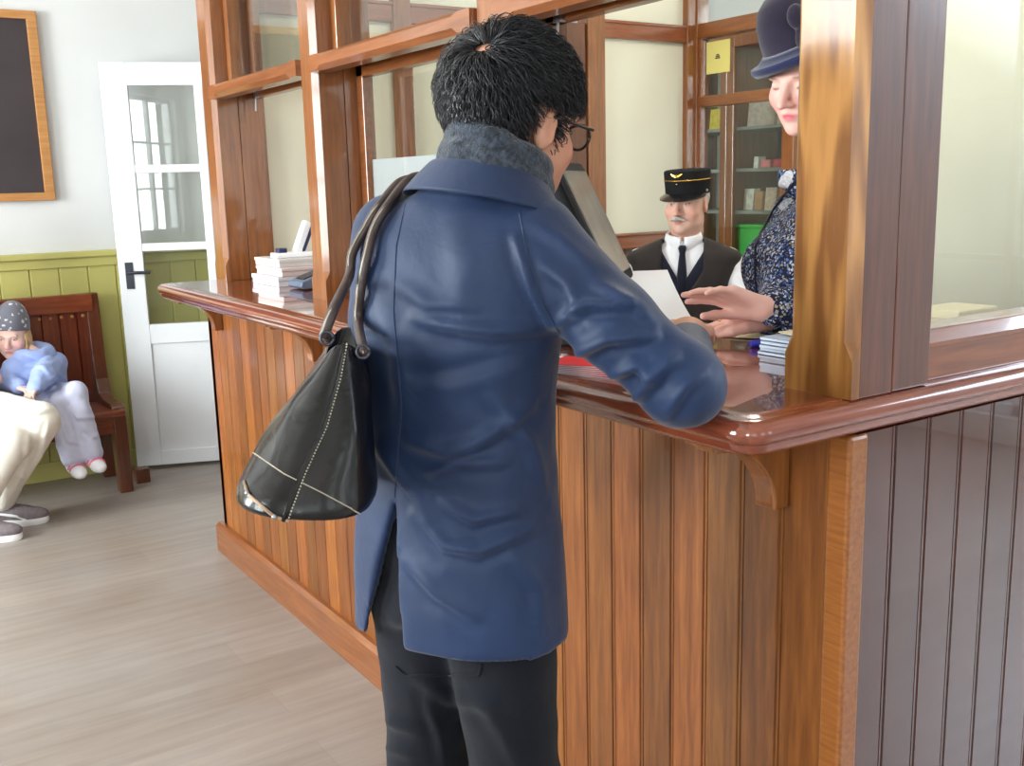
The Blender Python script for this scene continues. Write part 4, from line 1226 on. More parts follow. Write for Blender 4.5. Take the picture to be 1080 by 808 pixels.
# trousers and shoes
S = SDF((-0.3, -0.25, 0.03), (0.3, 0.3, 1.02), 0.009)
S.stack([(0.80, 0.15, 0.108, 0, 0.0), (0.93, 0.150, 0.105, 0, 0.0), (1.0, 0.145, 0.10, 0, 0.0)], 0.0)
for s in (-1, 1):
    S.rc((s * 0.070, 0.0, 0.84), (s * 0.088, 0.015, 0.50), 0.092, 0.070, 0.02); S.rc((s * 0.088, 0.015, 0.50), (s * 0.09, -0.005, 0.06), 0.070, 0.060, 0.03)
trv, trf = S.mesh(2)
tr = (folds(trv, trf, [], 0.0035, 12), trf)
tr = crease(L, tr, [([(380, 735), (405, 760), (440, 770)], 0.012, 0.008), ([(440, 715), (470, 738), (520, 745)], 0.012, 0.007), ([(450, 735), (462, 770), (470, 808)], 0.010, 0.008), ([(385, 780), (410, 790), (435, 800)], 0.010, 0.006), ([(500, 730), (530, 770), (545, 808)], 0.014, 0.006)])
M['denim'] = fabric('dark_trousers', (22, 24, 32), 0.85, 0.1, 0.3, 700, spec=0.12)
trs = sobj('trousers', tr, M['denim'], man)
bv = surf(L, tr)
pk = trace(bv, [(418, 702), (428, 712), (505, 712), (508, 700)], 20, 0.002)
if len(pk) > 4: obj('pocket_seam', MB().tube(pk, 0.0016, 6), M['denim'], trs)
for s in (-1, 1):
    S = SDF((s * 0.1 - 0.08, -0.1, -0.01), (s * 0.1 + 0.08, 0.26, 0.16), 0.006)
    S.ell((s * 0.098, 0.12, 0.035), (0.046, 0.10, 0.045), 0.02); S.ell((s * 0.092, -0.01, 0.05), (0.038, 0.055, 0.055), 0.03); S.rc((s * 0.09, -0.005, 0.05), (s * 0.09, -0.005, 0.11), 0.042, 0.042, 0.02)
    S.op(lambda X, Y, Z: Z + 0 * X + 0 * Y, (-1, -1, -0.2), (1, 1, 0.0), 0, sub=True)
    sobj('shoe', S.mesh(1), M['black'], man)

# navy coat
HEM = 0.775
S = SDF((-0.34, -0.27, HEM - 0.02), (0.56, 0.42, 1.56), 0.0062)
TAB = [(HEM - 0.012, 0.186, 0.128, 0, -0.006), (0.90, 0.180, 0.124, 0, -0.004), (1.05, 0.168, 0.116, 0, 0), (1.18, 0.170, 0.118, 0, 0), (1.30, 0.176, 0.120, 0.008, 0.002), (1.39, 0.168, 0.110, 0.022, 0.010), (1.445, 0.126, 0.090, 0.036, 0.016), (1.475, 0.090, 0.078, 0.044, 0.020), (1.50, 0.078, 0.072, 0.048, 0.022)]
S.stack(TAB, 0.0, p=2.25)
S.rc((0.150, 0.012, 1.400), midR, 0.062, 0.060, 0.04); S.rc(midR, elb, 0.060, 0.056, 0.02); S.rc(elb, wri - (wri - elb) * 0.30, 0.055, 0.040, 0.03)
S.rc((-0.112, 0.012, 1.410), elL, 0.064, 0.050, 0.045); S.rc(elL, wrL - (wrL - elL) * 0.05, 0.050, 0.042, 0.02)
# hollow skirt, open back vent on the centre line
S.stack([(HEM - 0.03, 0.172, 0.114, 0, -0.006), (0.84, 0.168, 0.110, 0, -0.005), (0.98, 0.150, 0.098, 0, -0.003)], 0.0, p=2.25, sub=True)
VT = 1.02
def vent(X, Y, Z):
    hw = np.clip((VT - Z) * 0.20, 0.0, 0.06) - 0.0015
    return np.maximum(np.maximum(np.abs(X + 0.035 + (VT - Z) * 0.13) - hw, Y + 0.03), Z - VT)
S.op(vent, (-0.2, -0.3, HEM - 0.05), (0.1, -0.03, VT), 0, sub=True)
S.op(lambda X, Y, Z: (Z - HEM - 0.008 * np.sin(X * 9 + 1)) + 0 * Y, (-1, -1, 0), (1, 1, HEM), 0, sub=True)
S.op(lambda X, Y, Z: np.sqrt((X - 0.05) ** 2 + (Y - 0.025) ** 2) - 0.062 + 0 * Z, (-0.03, -0.05, 1.46), (0.13, 0.1, 1.6), 0, sub=True)
cv, cf = S.mesh(2)
FOLD = [
    ([(438, 333), (470, 345), (520, 352), (572, 345)], 0.014, 0.008), ([(430, 395), (480, 392), (560, 372)], 0.018, -0.004),
    ([(398, 465), (420, 500), (455, 545)], 0.012, 0.007), ([(430, 465), (470, 478), (500, 470), (560, 430)], 0.014, 0.008),
    ([(455, 500), (480, 490), (530, 488)], 0.011, 0.007), ([(470, 530), (500, 548), (545, 540)], 0.012, 0.007),
    ([(440, 540), (470, 575), (505, 580), (560, 560)], 0.013, 0.008), ([(430, 590), (460, 625), (500, 650)], 0.014, 0.006),
    ([(520, 420), (560, 470), (575, 520)], 0.016, 0.006), ([(400, 330), (420, 380), (425, 440)], 0.02, 0.005),
    ([(420, 300), (450, 320), (500, 325)], 0.016, 0.004), ([(540, 590), (565, 620), (570, 670)], 0.016, 0.005),
    ([(545, 250), (560, 300), (585, 345)], 0.010, 0.008), ([(590, 340), (620, 322), (660, 322)], 0.011, 0.009), ([(598, 380), (640, 358), (690, 352)], 0.012, 0.010),
    ([(575, 280), (600, 300), (615, 340)], 0.012, 0.006), ([(640, 400), (670, 385), (690, 400)], 0.012, 0.009), ([(668, 425), (690, 395), (712, 375)], 0.012, 0.010),
    ([(700, 440), (722, 405), (740, 392)], 0.010, 0.007), ([(630, 300), (660, 318), (690, 340)], 0.012, 0.006), ([(560, 235), (590, 250), (620, 280)], 0.014, 0.004),
    ([(372, 230), (385, 260), (390, 300)], 0.010, 0.005), ([(480, 230), (490, 280), (487, 330)], 0.03, 0.003)]
FOLD = [(p_, w_ * 0.85, h_ * 1.5) for p_, w_, h_ in FOLD]
coat = crease(L, (cv, cf), FOLD, 0.0028, 10)
def coat_mat():
    m, nt, b = new_mat('navy_coat_cloth'); setp(b, 0.55, 0.35, 0, 0.0, 0.1, 0.15)
    tc = N(nt, 'ShaderNodeTexCoord')
    nz = N(nt, 'ShaderNodeTexNoise'); nz.inputs['Scale'].default_value = 7; nz.inputs['Detail'].default_value = 4
    nt.links.new(tc.outputs['Object'], nz.inputs['Vector'])
    r = ramp(nt, [(0.3, (16, 36, 69)), (0.7, (21, 44, 81))]); nt.links.new(nz.outputs['Fac'], r.inputs[0]); nt.links.new(r.outputs[0], b.inputs['Base Color'])
    n2 = N(nt, 'ShaderNodeTexNoise'); n2.inputs['Scale'].default_value = 16; n2.inputs['Detail'].default_value = 4; n2.inputs['Distortion'].default_value = 0.8
    nt.links.new(tc.outputs['Object'], n2.inputs['Vector'])
    bp = N(nt, 'ShaderNodeBump'); bp.inputs['Strength'].default_value = 0.22; bp.inputs['Distance'].default_value = 0.01
    nt.links.new(n2.outputs['Fac'], bp.inputs['Height'])
    nt.links.new(bp.outputs[0], b.inputs['Normal'])
    return m
M['coat'] = coat_mat()
co = sobj('coat', coat, M['coat'], man)
M['lining'] = fabric('dark_lining', (18, 20, 28), 0.8)
bvc = surf(L, coat)
# seams stitched into the back and shoulder
for pts in ([(430, 205), (418, 260), (415, 330), (424, 430), (416, 525)], [(548, 225), (556, 270), (572, 320), (590, 352)]):
    p = trace(bvc, pts, 30, 0.0002)
    if len(p) > 4: obj('coat_seam', MB().tube(p, 0.0012, 6), M['coat'], co)
# turned-down collar
def collar(cfr, prof, front_gap=0.9, n=40):
    rings = []
    for i in range(n + 1):
        th = PI * (-1 + 2 * i / n) * (1 - front_gap / (2 * PI))
        ring = []
        fr_ = abs(i / n * 2 - 1) ** 3
        for r, z in prof:
            rr = r * (1 + 0.10 * math.cos(th) ** 2)
            ring.append(cfr.p((rr * math.sin(th) * 1.10, -rr * math.cos(th) * 0.95, z - 0.030 * fr_ - (0.012 * fr_ if r > 0.085 else 0))))
        rings.append(ring)
    return MB().rings(rings)
cfr = Fr((0.056, 0.030, 1.458), rotm(math.radians(-8), math.radians(-12), math.radians(4)))
cm = collar(cfr, [(0.080, -0.01), (0.078, 0.035), (0.080, 0.045), (0.086, 0.047), (0.098, 0.030), (0.122, -0.008), (0.120, -0.012), (0.098, 0.018), (0.089, 0.026), (0.087, -0.01)])
obj('collar', cm, M['coat'], man, smooth=True, subsurf=1, local=True)
# scarf
M['scarf'] = mat('charcoal_knit_scarf', (52, 57, 66), 0.95, 0.1, var=0.35, vscale=120, bump=0.8, bscale=260, sheen=0.3)
S = SDF((-0.12, -0.14, 1.42), (0.22, 0.22, 1.62), 0.004)
sf_ = Fr((0.068, 0.040, 1.512), rotm(math.radians(-15), math.radians(-9), math.radians(4)))
for k_, (rx, ry, zz, rr) in enumerate(((0.062, 0.064, -0.020, 0.027), (0.060, 0.061, 0.012, 0.022))):
    P_ = [sf_.p((rx * math.sin(a), ry * math.cos(a), zz - 0.022 * math.cos(a) + 0.006 * math.sin(2 * a + k_))) for a in np.linspace(0, 2 * PI, 25)]
    for a, b in zip(P_[:-1], P_[1:]): S.rc(a, b, rr, rr, 0.008)
sv, sf2 = S.mesh(1)
sobj('scarf', (folds(sv, sf2, [], 0.003, 40), sf2), M['scarf'], man)
# glasses
M['frame'] = mat('dark_brown_frame', (38, 28, 26), 0.3, 0.5, var=0.05)
q = lambda x, y, z: hfr.p((x, y, z))
mb = MB()
for s in (-1, 1):
    mb.tube([q(s * 0.082, 0.0, 0.016), q(s * 0.080, 0.03, 0.014), q(s * 0.074, 0.075, 0.012), q(s * 0.070, 0.104, 0.011)], 0.0024, 8)
    ring = [q(s * (0.036 + 0.030 * math.cos(a)), 0.112 - 0.010 * abs(math.cos(a)) * (1 if s * math.cos(a) * s > 0 else 0.3), 0.000 + 0.019 * math.sin(a)) for a in np.linspace(0, 2 * PI, 25)]
    mb.tube(ring, 0.0024, 8)
mb.tube([q(-0.008, 0.112, 0.004), q(0, 0.116, 0.007), q(0.008, 0.112, 0.004)], 0.0022, 8)
gl = obj('glasses', mb, M['frame'], man, smooth=True, local=True); gl['label'] = 'dark-framed glasses'
for s in (-1, 1):
    obj('lens', MB().rings([[q(s * (0.036 + 0.028 * math.cos(a)), 0.110 + d, 0.018 * math.sin(a)) for a in np.linspace(0, 2 * PI, 20, endpoint=False)] for d in (-0.0008, 0.0008)]), M['glass'], gl, local=True)

# hair: a close cap and thousands of short locks turning out from the whorl
def hairdo(name, parent, fr, sc, m, n, length, whorl, hair_ok, cap_ok, lift=0.010, wd=0.0016, seed=1, cap=0.005, rad=(0.075, 0.094, 0.082), down=0.35, bald=0.010):
    rg = np.random.default_rng(seed); C = np.array((0, -0.012, 0.048)); Rr = np.array(rad) + 0.003
    V = []; Fc = []
    w = np.array(whorl, float); w = C + (w - C) / np.sqrt((((w - C) / Rr) ** 2).sum()); cnt = 0
    d = rg.normal(size=(n * 3, 3)); d /= np.linalg.norm(d, axis=1)[:, None]
    for u in d:
        p = C + u * Rr
        if not hair_ok(p): continue
        if np.linalg.norm(p - w) < bald * rg.uniform(0.6, 1.4): continue
        nn = u / Rr; nn /= np.linalg.norm(nn)
        t = p - w; t = t - nn * (t @ nn); t /= np.linalg.norm(t) + 1e-9
        sw = np.cross(nn, t); t = t + 0.45 * sw * math.exp(-np.linalg.norm(p - w) / 0.05) + rg.normal(0, 0.25, 3) + np.array((0, 0, -down)); t -= nn * (t @ nn); t /= np.linalg.norm(t) + 1e-9
        ln = length(p) * rg.uniform(0.65, 1.25); lf = lift * rg.uniform(0.25, 1.5); base = wd * rg.uniform(0.6, 1.3)
        rings = []; side = np.cross(nn, t); cv = rg.normal(0, 0.3)
        for k_ in range(5):
            s_ = k_ / 4
            qq = p + t * ln * s_ + side * cv * ln * s_ * s_
            e = (qq - C) / Rr; el = np.sqrt((e ** 2).sum()); qs = C + (qq - C) / el
            hh = 0.002 + lf * (math.sin(s_ * 2.2))
            nq = (qs - C) / Rr ** 2; nq /= np.linalg.norm(nq)
            c = qs + nq * hh; r = base * (1 - 0.85 * s_)
            rings.append([c + side * r, c - side * r * 0.5 + nq * r * 0.9, c - side * r * 0.5 - nq * r * 0.9])
        b0 = len(V)
        for rg_ in rings: V.extend([fr.p(x * sc) for x in rg_])
        for k_ in range(4):
            for j in range(3):
                Fc.append((b0 + k_ * 3 + j, b0 + k_ * 3 + (j + 1) % 3, b0 + k_ * 3 + 3 + (j + 1) % 3, b0 + k_ * 3 + 3 + j))
        cnt += 1
        if cnt >= n: break
    if cap:
        rows, cols = 40, 60; G = []
        for i in range(rows + 1):
            for j in range(cols):
                a, b = PI * i / rows, 2 * PI * j / cols
                u = np.array((math.sin(a) * math.cos(b), math.sin(a) * math.sin(b), math.cos(a)))
                G.append(C + u * (np.array(rad) + cap))
        b0 = len(V); ok = [cap_ok(p) and np.linalg.norm(p - w) > bald for p in G]
        V.extend([fr.p(p * sc) for p in G])
        for i in range(rows):
            for j in range(cols):
                f4 = (i * cols + j, i * cols + (j + 1) % cols, (i + 1) * cols + (j + 1) % cols, (i + 1) * cols + j)
                if all(ok[x] for x in f4): Fc.append(tuple(b0 + x for x in f4))
    return obj(name, (V, Fc), m, parent, smooth=True, local=True)


def hair_ok(p):
    x, y, z = p
    if y > 0.062 and z < 0.075: return False
    if abs(x) > 0.04 and y > 0.028: return z > 0.035
    if abs(x) > 0.045 and y > 0.012: return z > -0.02
    if abs(x) > 0.05 and y > -0.035: return z > 0.034
    return z > -0.052 + 0.2 * max(0, y + 0.03)
M['hair'] = mat('black_hair', (30, 29, 33), 0.36, 0.5, var=0.3, vscale=30)
hairdo('hair', man, hfr, 1.0, M['hair'], 11000, lambda p: (0.046 if p[2] > 0.07 else (0.013 if abs(p[0]) > 0.05 and p[1] > -0.045 and p[2] < 0.05 else 0.032) if p[2] > 0 else 0.016), (0.012, -0.085, 0.098), hair_ok, hair_ok, lift=0.019, wd=0.0015, bald=0.008)

# ================================================================ leather tote on his shoulder
bag = thing('tote_bag', 'dark brown leather tote with pale stitching hanging from the shoulder of the man in navy', 'bag', (0.66, 1.62, 0.75), 0)
ba_ = math.radians(26); BU = np.array((math.sin(ba_), math.cos(ba_), 0)); BV = np.array((-math.cos(ba_), math.sin(ba_), 0))
BTP = np.array(pd(364, 362, 1.50)); BBP = np.array(pd(322, 522, 1.47))
def bag_ring(t, n=48):
    c0 = BTP * (1 - t) + BBP * t
    hl = 0.090 + 0.035 * t; ht = 0.027 + 0.071 * min(1, t * 1.08) ** 0.85
    if t > 0.95: k_ = 1 - (t - 0.95) * 1.0; hl *= k_; ht *= k_
    pts = []
    for i in range(n):
        a = 2 * PI * i / n; c, s = math.cos(a), math.sin(a)
        pw = 2 / 2.5
        u = hl * math.copysign(abs(c) ** pw, c); v = ht * math.copysign(abs(s) ** pw, s)
        m_ = math.sin(PI * min(1, t))
        bulge = 1 + m_ * (0.05 * math.sin(3 * a + t * 6) + 0.03 * math.sin(5 * a - t * 9))
        v2 = v * bulge
        pts.append(c0 + BU * u * (1 + 0.4 * (bulge - 1)) + BV * v2 + np.array((0, 0, 1.0)) * (0.20 * t * v2 * 0.6 + (1 - t) ** 3 * 0.012 * math.cos(2 * a)))
    return pts
mb = MB(); zs = [0.0, 0.01] + [k_ / 16 for k_ in range(1, 17)] + [1.005]
rg = [bag_ring(z) for z in zs]
inner = [[p * 1 + (np.mean(r, 0) - p) * 0.07 for p in map(np.array, r)] for r in [rg[0]]] + [[np.array(p) + (np.mean(rg[4], 0) - np.array(p)) * 0.08 for p in rg[4]]]
mb.rings(list(reversed(rg)) + inner, cap0=True, cap1=True)
def leather():
    m, nt, b = new_mat('dark_glazed_leather'); setp(b, 0.24, 0.45, 0, 0.1, 0.1)
    tc = N(nt, 'ShaderNodeTexCoord'); nz = N(nt, 'ShaderNodeTexNoise'); nz.inputs['Scale'].default_value = 9; nz.inputs['Detail'].default_value = 5
    nt.links.new(tc.outputs['Object'], nz.inputs['Vector'])
    r = ramp(nt, [(0.3, (9, 8, 9)), (0.6, (18, 14, 14)), (0.8, (38, 27, 24))]); nt.links.new(nz.outputs['Fac'], r.inputs[0]); nt.links.new(r.outputs[0], b.inputs['Base Color'])
    vo = N(nt, 'ShaderNodeTexNoise'); vo.inputs['Scale'].default_value = 12; vo.inputs['Detail'].default_value = 4; vo.inputs['Distortion'].default_value = 0.7
    nt.links.new(tc.outputs['Object'], vo.inputs['Vector'])
    bp = N(nt, 'ShaderNodeBump'); bp.inputs['Strength'].default_value = 0.45; bp.inputs['Distance'].default_value = 0.008
    nt.links.new(vo.outputs['Fac'], bp.inputs['Height']); nt.links.new(bp.outputs[0], b.inputs['Normal'])
    return m
M['leather'] = leather(); M['thread'] = mat('pale_thread', (196, 184, 164), 0.7, 0.2, var=0.05); M['worn'] = mat('worn_leather_edge', (150, 126, 104), 0.6, 0.3, var=0.2, vscale=40)
bo = obj('bag_body', mb, M['leather'], bag, smooth=True, subsurf=1)
WL = Loc((0, 0), 0)
bbv = BVHTree.FromPolygons([tuple(p) for p in mb.v], mb.f)
def stitches(pts, name, n=60, lift=0.0015, parent=bag, bv_=None, r=0.0011):
    p = trace(bv_ or bbv, pts, n * 2, lift); m_ = MB()
    for i in range(0, len(p) - 1, 2): m_.tube([p[i], p[i + 1]], r, 5)
    if m_.v: obj(name, m_, M['thread'], parent)
def piping(pts, name, r=0.003, m_=None, n=40, lift=0.001):
    p = trace(bbv, pts, n, lift)
    if len(p) > 3: obj(name, MB().tube(p, r, 8), m_ or M['leather'], bag)
stitches([(366, 362), (359, 400), (345, 450), (322, 500), (301, 556)], 'stitching', 60)
piping([(363, 362), (355, 402), (341, 452), (317, 502), (297, 554)], 'end_seam', 0.0035)
stitches([(268, 478), (300, 500), (340, 520), (385, 545)], 'stitching', 60)
piping([(258, 508), (262, 522), (290, 545), (330, 557), (350, 556)], 'base_piping', 0.0024, M['worn'])
def handle(p0, p1, over, name):
    pts = [np.array(p, float) for p in [p0] + over + [p1]]
    # Catmull-Rom through the points
    out = []
    for i in range(len(pts) - 1):
        a, b, c, d = pts[max(i - 1, 0)], pts[i], pts[i + 1], pts[min(i + 2, len(pts) - 1)]
        for t in np.linspace(0, 1, 10, endpoint=False):
            out.append(0.5 * ((2 * b) + (c - a) * t + (2 * a - 5 * b + 4 * c - d) * t * t + (3 * b - a - 3 * c + d) * t ** 3))
    out.append(pts[-1])
    ob = obj(name, MB().tube(out, 0.0075, 10), M['strap'], bag, smooth=True)
    st = MB()
    for i in range(0, len(out) - 1, 1):
        d = out[i + 1] - out[i]; vdir = out[i] - CAM; vdir /= np.linalg.norm(vdir); sd = np.cross(d / np.linalg.norm(d), vdir)
        off = -vdir * 0.0068 + sd * 0.0040
        for k_ in (0.05, 0.55): st.tube([out[i] + d * k_ + off, out[i] + d * (k_ + 0.3) + off], 0.0013, 5)
    obj('strap_stitching', st, M['thread'], ob)
    return ob
M['strap'] = mat('strap_leather', (64, 50, 48), 0.45, 0.5, var=0.2, vscale=30, coat=0.2)
sh = lambda x, y, l=0.012: hit(bvc, x, y, l)
sp = lambda x, y, d: sh(x, y) if sh(x, y) is not None else np.array(pd(x, y, d))
shl = L.w((-0.128, 0.005, 1.47 + 0.012)); shf = L.w((-0.13, 0.11, 1.42))
BM = (BTP + np.array((0, 0, 0.0)))
handle(pd(341, 356, 1.42), BM + BU * 0.07 + BV * 0.03, [sp(352, 326, 1.42), sp(368, 292, 1.52), sp(380, 268, 1.5), sp(392, 244, 1.5), sp(404, 224, 1.5), L.w((-0.096, 0.02, 1.490)), L.w((-0.098, 0.08, 1.482)), L.w((-0.105, 0.145, 1.42)), L.w((-0.125, 0.185, 1.32)), L.w((-0.21, 0.20, 1.22)), L.w((-0.275, 0.12, 1.19))], 'handle')
handle(pd(384, 372, 1.42), BM + BU * 0.07 - BV * 0.03, [sp(385, 340, 1.53), sp(387, 305, 1.5), sp(392, 275, 1.5), sp(400, 248, 1.5), sp(412, 226, 1.5), L.w((-0.078, 0.02, 1.494)), L.w((-0.080, 0.08, 1.484)), L.w((-0.085, 0.148, 1.42)), L.w((-0.105, 0.188, 1.31)), L.w((-0.20, 0.215, 1.21)), L.w((-0.275, 0.14, 1.17))], 'handle')
for x, y in ((345, 357), (383, 371)):
    c = np.array(pd(x, y, 1.41))
    ring = [c + 0.009 * (math.cos(a) * CR + math.sin(a) * CD) for a in np.linspace(0, 2 * PI, 17)]
    obj('strap_ring', MB().tube(ring, 0.0022, 8), M['blackmetal'], bag, smooth=True)
for x, y in ((262, 521), (290, 545), (318, 556), (346, 556)):
    p = hit(bbv, x, y, 0.002)
    if p is not None: obj('stud', MB().ball(p, 0.004, 10, 6), M['steel'], bag, smooth=True)
# ================================================================ the clerk behind the counter (floral blouse, dark felt hat)
WLc = (1.93, 1.585); WAZ = -68
wom = person('woman clerk in a floral blouse and dark felt hat behind the counter', WLc, WAZ)
L = Loc(WLc, WAZ)
whR = rotm(math.radians(30), math.radians(-17), math.radians(-3))
nose_t = L.l(pd(824, 112, 2.20))
hfr = Fr(nose_t - whR @ (np.array((0, 0.118, -0.034)) * 0.95), whR)
S = SDF(hfr.o - 0.24, hfr.o + 0.2, 0.0042)
add_head(S, hfr, 0.95, nose=1.0, jaw=0.9, neck_to=(0.0, -0.01, 1.40), neck_r=0.048)
head = S.mesh(1)
shR = np.array((0.165, 0.0, 1.39)); shL = np.array((-0.165, 0.02, 1.39))
wrL = L.l(pz(806, 326, 1.222)); elL = L.l((1.86, 1.36, 1.225))
wrR = L.l(pz(806, 337, 1.191)); elR = wrR + np.array((0.20, -0.16, 0.06))
S = SDF((-0.4, -0.3, 0.0), (0.5, 0.5, 1.5), 0.012)
S.stack([(0.7, 0.15, 0.1, 0, 0), (0.9, 0.16, 0.1, 0, 0), (1.1, 0.12, 0.085, 0, 0), (1.28, 0.14, 0.10, 0, 0.01), (1.38, 0.13, 0.07, 0, 0), (1.43, 0.06, 0.05, 0, 0)], 0.03)
S.rc((0, -0.01, 1.36), (0, 0.0, 1.46), 0.046, 0.046, 0.03)
for sh, el, wr in ((shR, elR, wrR), (shL, elL, wrL)):
    S.rc(sh, el, 0.04, 0.032, 0.03); S.rc(el, wr, 0.032, 0.024, 0.02)
for s in (-1, 1):
    S.rc((s * 0.08, 0, 0.8), (s * 0.07, 0.01, 0.45), 0.07, 0.045, 0.03); S.rc((s * 0.07, 0.01, 0.45), (s * 0.07, 0, 0.06), 0.045, 0.03, 0.02); S.rc((s * 0.07, 0, 0.04), (s * 0.08, 0.14, 0.03), 0.03, 0.026, 0.02)
core = S.mesh(1)
# left hand (nearer): a relaxed hand held level over the other, thumb side up and away
dL = L.l(pz(740, 306, 1.262)) - wrL
fL = frame_yz(wrL, dL, (0.45, -0.35, 0.8))
S = SDF(wrL - 0.25, wrL + 0.25, 0.003)
S.rc(wrL - (wrL - elL) / np.linalg.norm(wrL - elL) * 0.05, wrL, 0.026, 0.024, 0.015)
add_hand(S, fL, -1, (0.16, 0.14, 0.18, 0.26), 0.05, 0.35, sc=0.98); hl_ = S.mesh(1)
dR = L.l(pz(733, 347, 1.177)) - wrR
fR = frame_yz(wrR, dR, (0, 0, 1))
S = SDF(wrR - 0.25, wrR + 0.25, 0.003)
S.rc(wrR - (wrR - elR) / np.linalg.norm(wrR - elR) * 0.05, wrR, 0.026, 0.024, 0.015)
add_hand(S, fR, 1, (0.16, 0.14, 0.16, 0.20), 0.13, 0.5, sc=0.94, tz=0.05); hr_ = S.mesh(1)
fc = face_cols(hfr, 0.95, (238, 186, 172), (216, 110, 122), (120, 84, 66), blush=(240, 150, 146), closed=True)
sobj('body', join([core, head, hl_, hr_]), M['skin'], wom, fc)
# long dark skirt
S = SDF((-0.35, -0.3, 0.05), (0.35, 0.3, 1.08), 0.012)
S.stack([(0.08, 0.27, 0.22, 0, 0), (0.5, 0.22, 0.17, 0, 0), (0.85, 0.175, 0.125, 0, 0), (1.05, 0.135, 0.10, 0, 0)], 0.0)
M['skirt'] = fabric('dark_skirt', (36, 38, 56), 0.85)
sk = S.mesh(2); sobj('skirt', (folds(sk[0], sk[1], [], 0.006, 10), sk[1]), M['skirt'], wom)
# blouse
S = SDF((-0.36, -0.25, 0.98), (0.46, 0.44, 1.50), 0.006)
S.stack([(0.99, 0.135, 0.105, 0, 0.0), (1.10, 0.140, 0.112, 0, 0.012), (1.20, 0.155, 0.128, 0, 0.03), (1.30, 0.166, 0.135, 0, 0.035), (1.38, 0.150, 0.098, 0, 0.010), (1.42, 0.105, 0.070, 0, 0), (1.45, 0.062, 0.058, 0, 0), (1.475, 0.054, 0.054, 0, 0.004)], 0.0, p=2.2)
for s in (-1, 1): S.ell((s * 0.068, 0.105, 1.275), (0.078, 0.070, 0.080), 0.05)
for sh, el, wr in ((shR, elR, wrR), (shL, elL, wrL)):
    S.ell(sh + np.array((0, 0, -0.02)), (0.062, 0.065, 0.07), 0.04)
    S.rc(sh, el, 0.058, 0.052, 0.03); S.rc(el, wr - (wr - el) * 0.08, 0.054, 0.040, 0.025)
S.rc((0.0, 0.0, 1.42), hfr.p((0, -0.02, -0.10)), 0.058, 0.052, 0.03)
S.ell((-0.05, 0.06, 1.37), (0.09, 0.06, 0.06), 0.04)
S.ell(L.l(pd(848, 182, 2.28)), (0.055, 0.055, 0.06), 0.04)
S.op(lambda X, Y, Z: np.sqrt(X ** 2 + (Y - 0.004) ** 2) - 0.047 + 0 * Z, (-0.05, -0.05, 1.44), (0.05, 0.06, 1.5), 0, sub=True)
bl = S.mesh(2)
bl = crease(L, bl, [([(786, 240), (800, 262), (822, 268)], 0.010, 0.005), ([(792, 300), (812, 290), (836, 300)], 0.010, 0.005), ([(815, 320), (822, 335), (835, 345)], 0.008, 0.004)], 0.003, 14)
M['floral'] = spots_mat('small_flower_print', (30, 36, 62), [(196, 206, 226), (86, 112, 172), (214, 214, 216), (120, 140, 184), (176, 160, 140), (66, 88, 146), (158, 176, 208)], 150.0, 0.47, 0.75)
blo = sobj('blouse', bl, M['floral'], wom)
bvb = surf(L, bl)
M['navyband'] = fabric('navy_ribbon', (24, 26, 48), 0.6)
p = trace(bvb, [(846, 182), (826, 208), (806, 236), (797, 262), (797, 290), (800, 318)], 30, 0.001)
if len(p) > 3: o = obj('placket_ribbon', MB().tube(p, 0.0035, 8), M['navyband'], blo, smooth=True); o['label'] = 'navy ribbon down the front'
M['lace'] = mat('white_lace', (232, 232, 240), 0.8, 0.2, var=0.12, vscale=160, bump=0.6, bscale=300)
def lace(path, width, name):
    """Scalloped flat frill lying along a line on the blouse."""
    p = trace(bvb, path, 40, 0.003, 0.04)
    if len(p) < 4: return
    rings = []
    for i, c in enumerate(p):
        t = p[min(i + 1, len(p) - 1)] - p[max(i - 1, 0)]; t /= np.linalg.norm(t)
        v = c - CAM; v /= np.linalg.norm(v); s = np.cross(t, v); s /= np.linalg.norm(s)
        e = math.sin(PI * (0.15 + 0.85 * i / (len(p) - 1))) ** 0.5
        w0 = width * e * (0.9 + 0.16 * abs(math.sin(i * 0.9))); rp = 0.0025 * math.sin(i * 1.4)
        rings.append([c + s * w0 - v * (0.003 + rp), c - s * w0 * 0.9 - v * (0.003 - rp), c - s * w0 * 0.9 + v * 0.002, c + s * w0 + v * 0.002])
    obj(name, MB().rings(rings), M['lace'], blo, smooth=False, auto=math.radians(60))
lace([(812, 224), (821, 206), (831, 188), (840, 172), (846, 160)], 0.013, 'lace_collar')
lace([(824, 222), (836, 210), (850, 196)], 0.011, 'lace_collar')
# cuffs, bracelet, ring
for wr, el, nm in ((wrL, elL, 'cuff'), (wrR, elR, 'cuff')):
    d = (wr - el) / np.linalg.norm(wr - el)
    obj(nm, MB().tube([wr - d * 0.050, wr - d * 0.018], [0.040, 0.036], 20), M['floral'], blo, local=True, smooth=True)
M['gold'] = mat('gold', (214, 172, 84), 0.25, 0.5, metal=1.0, var=0.05)
def ring_at(c, nrm, r, t, name, m, parent):
    n_ = np.array(nrm, float); n_ /= np.linalg.norm(n_); a = np.cross(n_, (0.3, 0.2, 1)); a /= np.linalg.norm(a); b = np.cross(n_, a)
    o = obj(name, MB().tube([np.array(c) + r * (math.cos(k) * a + math.sin(k) * b) for k in np.linspace(0, 2 * PI, 25)], t, 8), m, parent, smooth=True, local=True); return o
dl_ = (wrL - elL) / np.linalg.norm(wrL - elL)
o = ring_at(wrL - dl_ * 0.006, dl_, 0.0275, 0.004, 'bracelet', M['steel'], wom); o['label'] = 'pale bracelet'
rf = fR.p(np.array((0.011 * 1, 0.084 + 0.016, 0.001)) * 0.94)
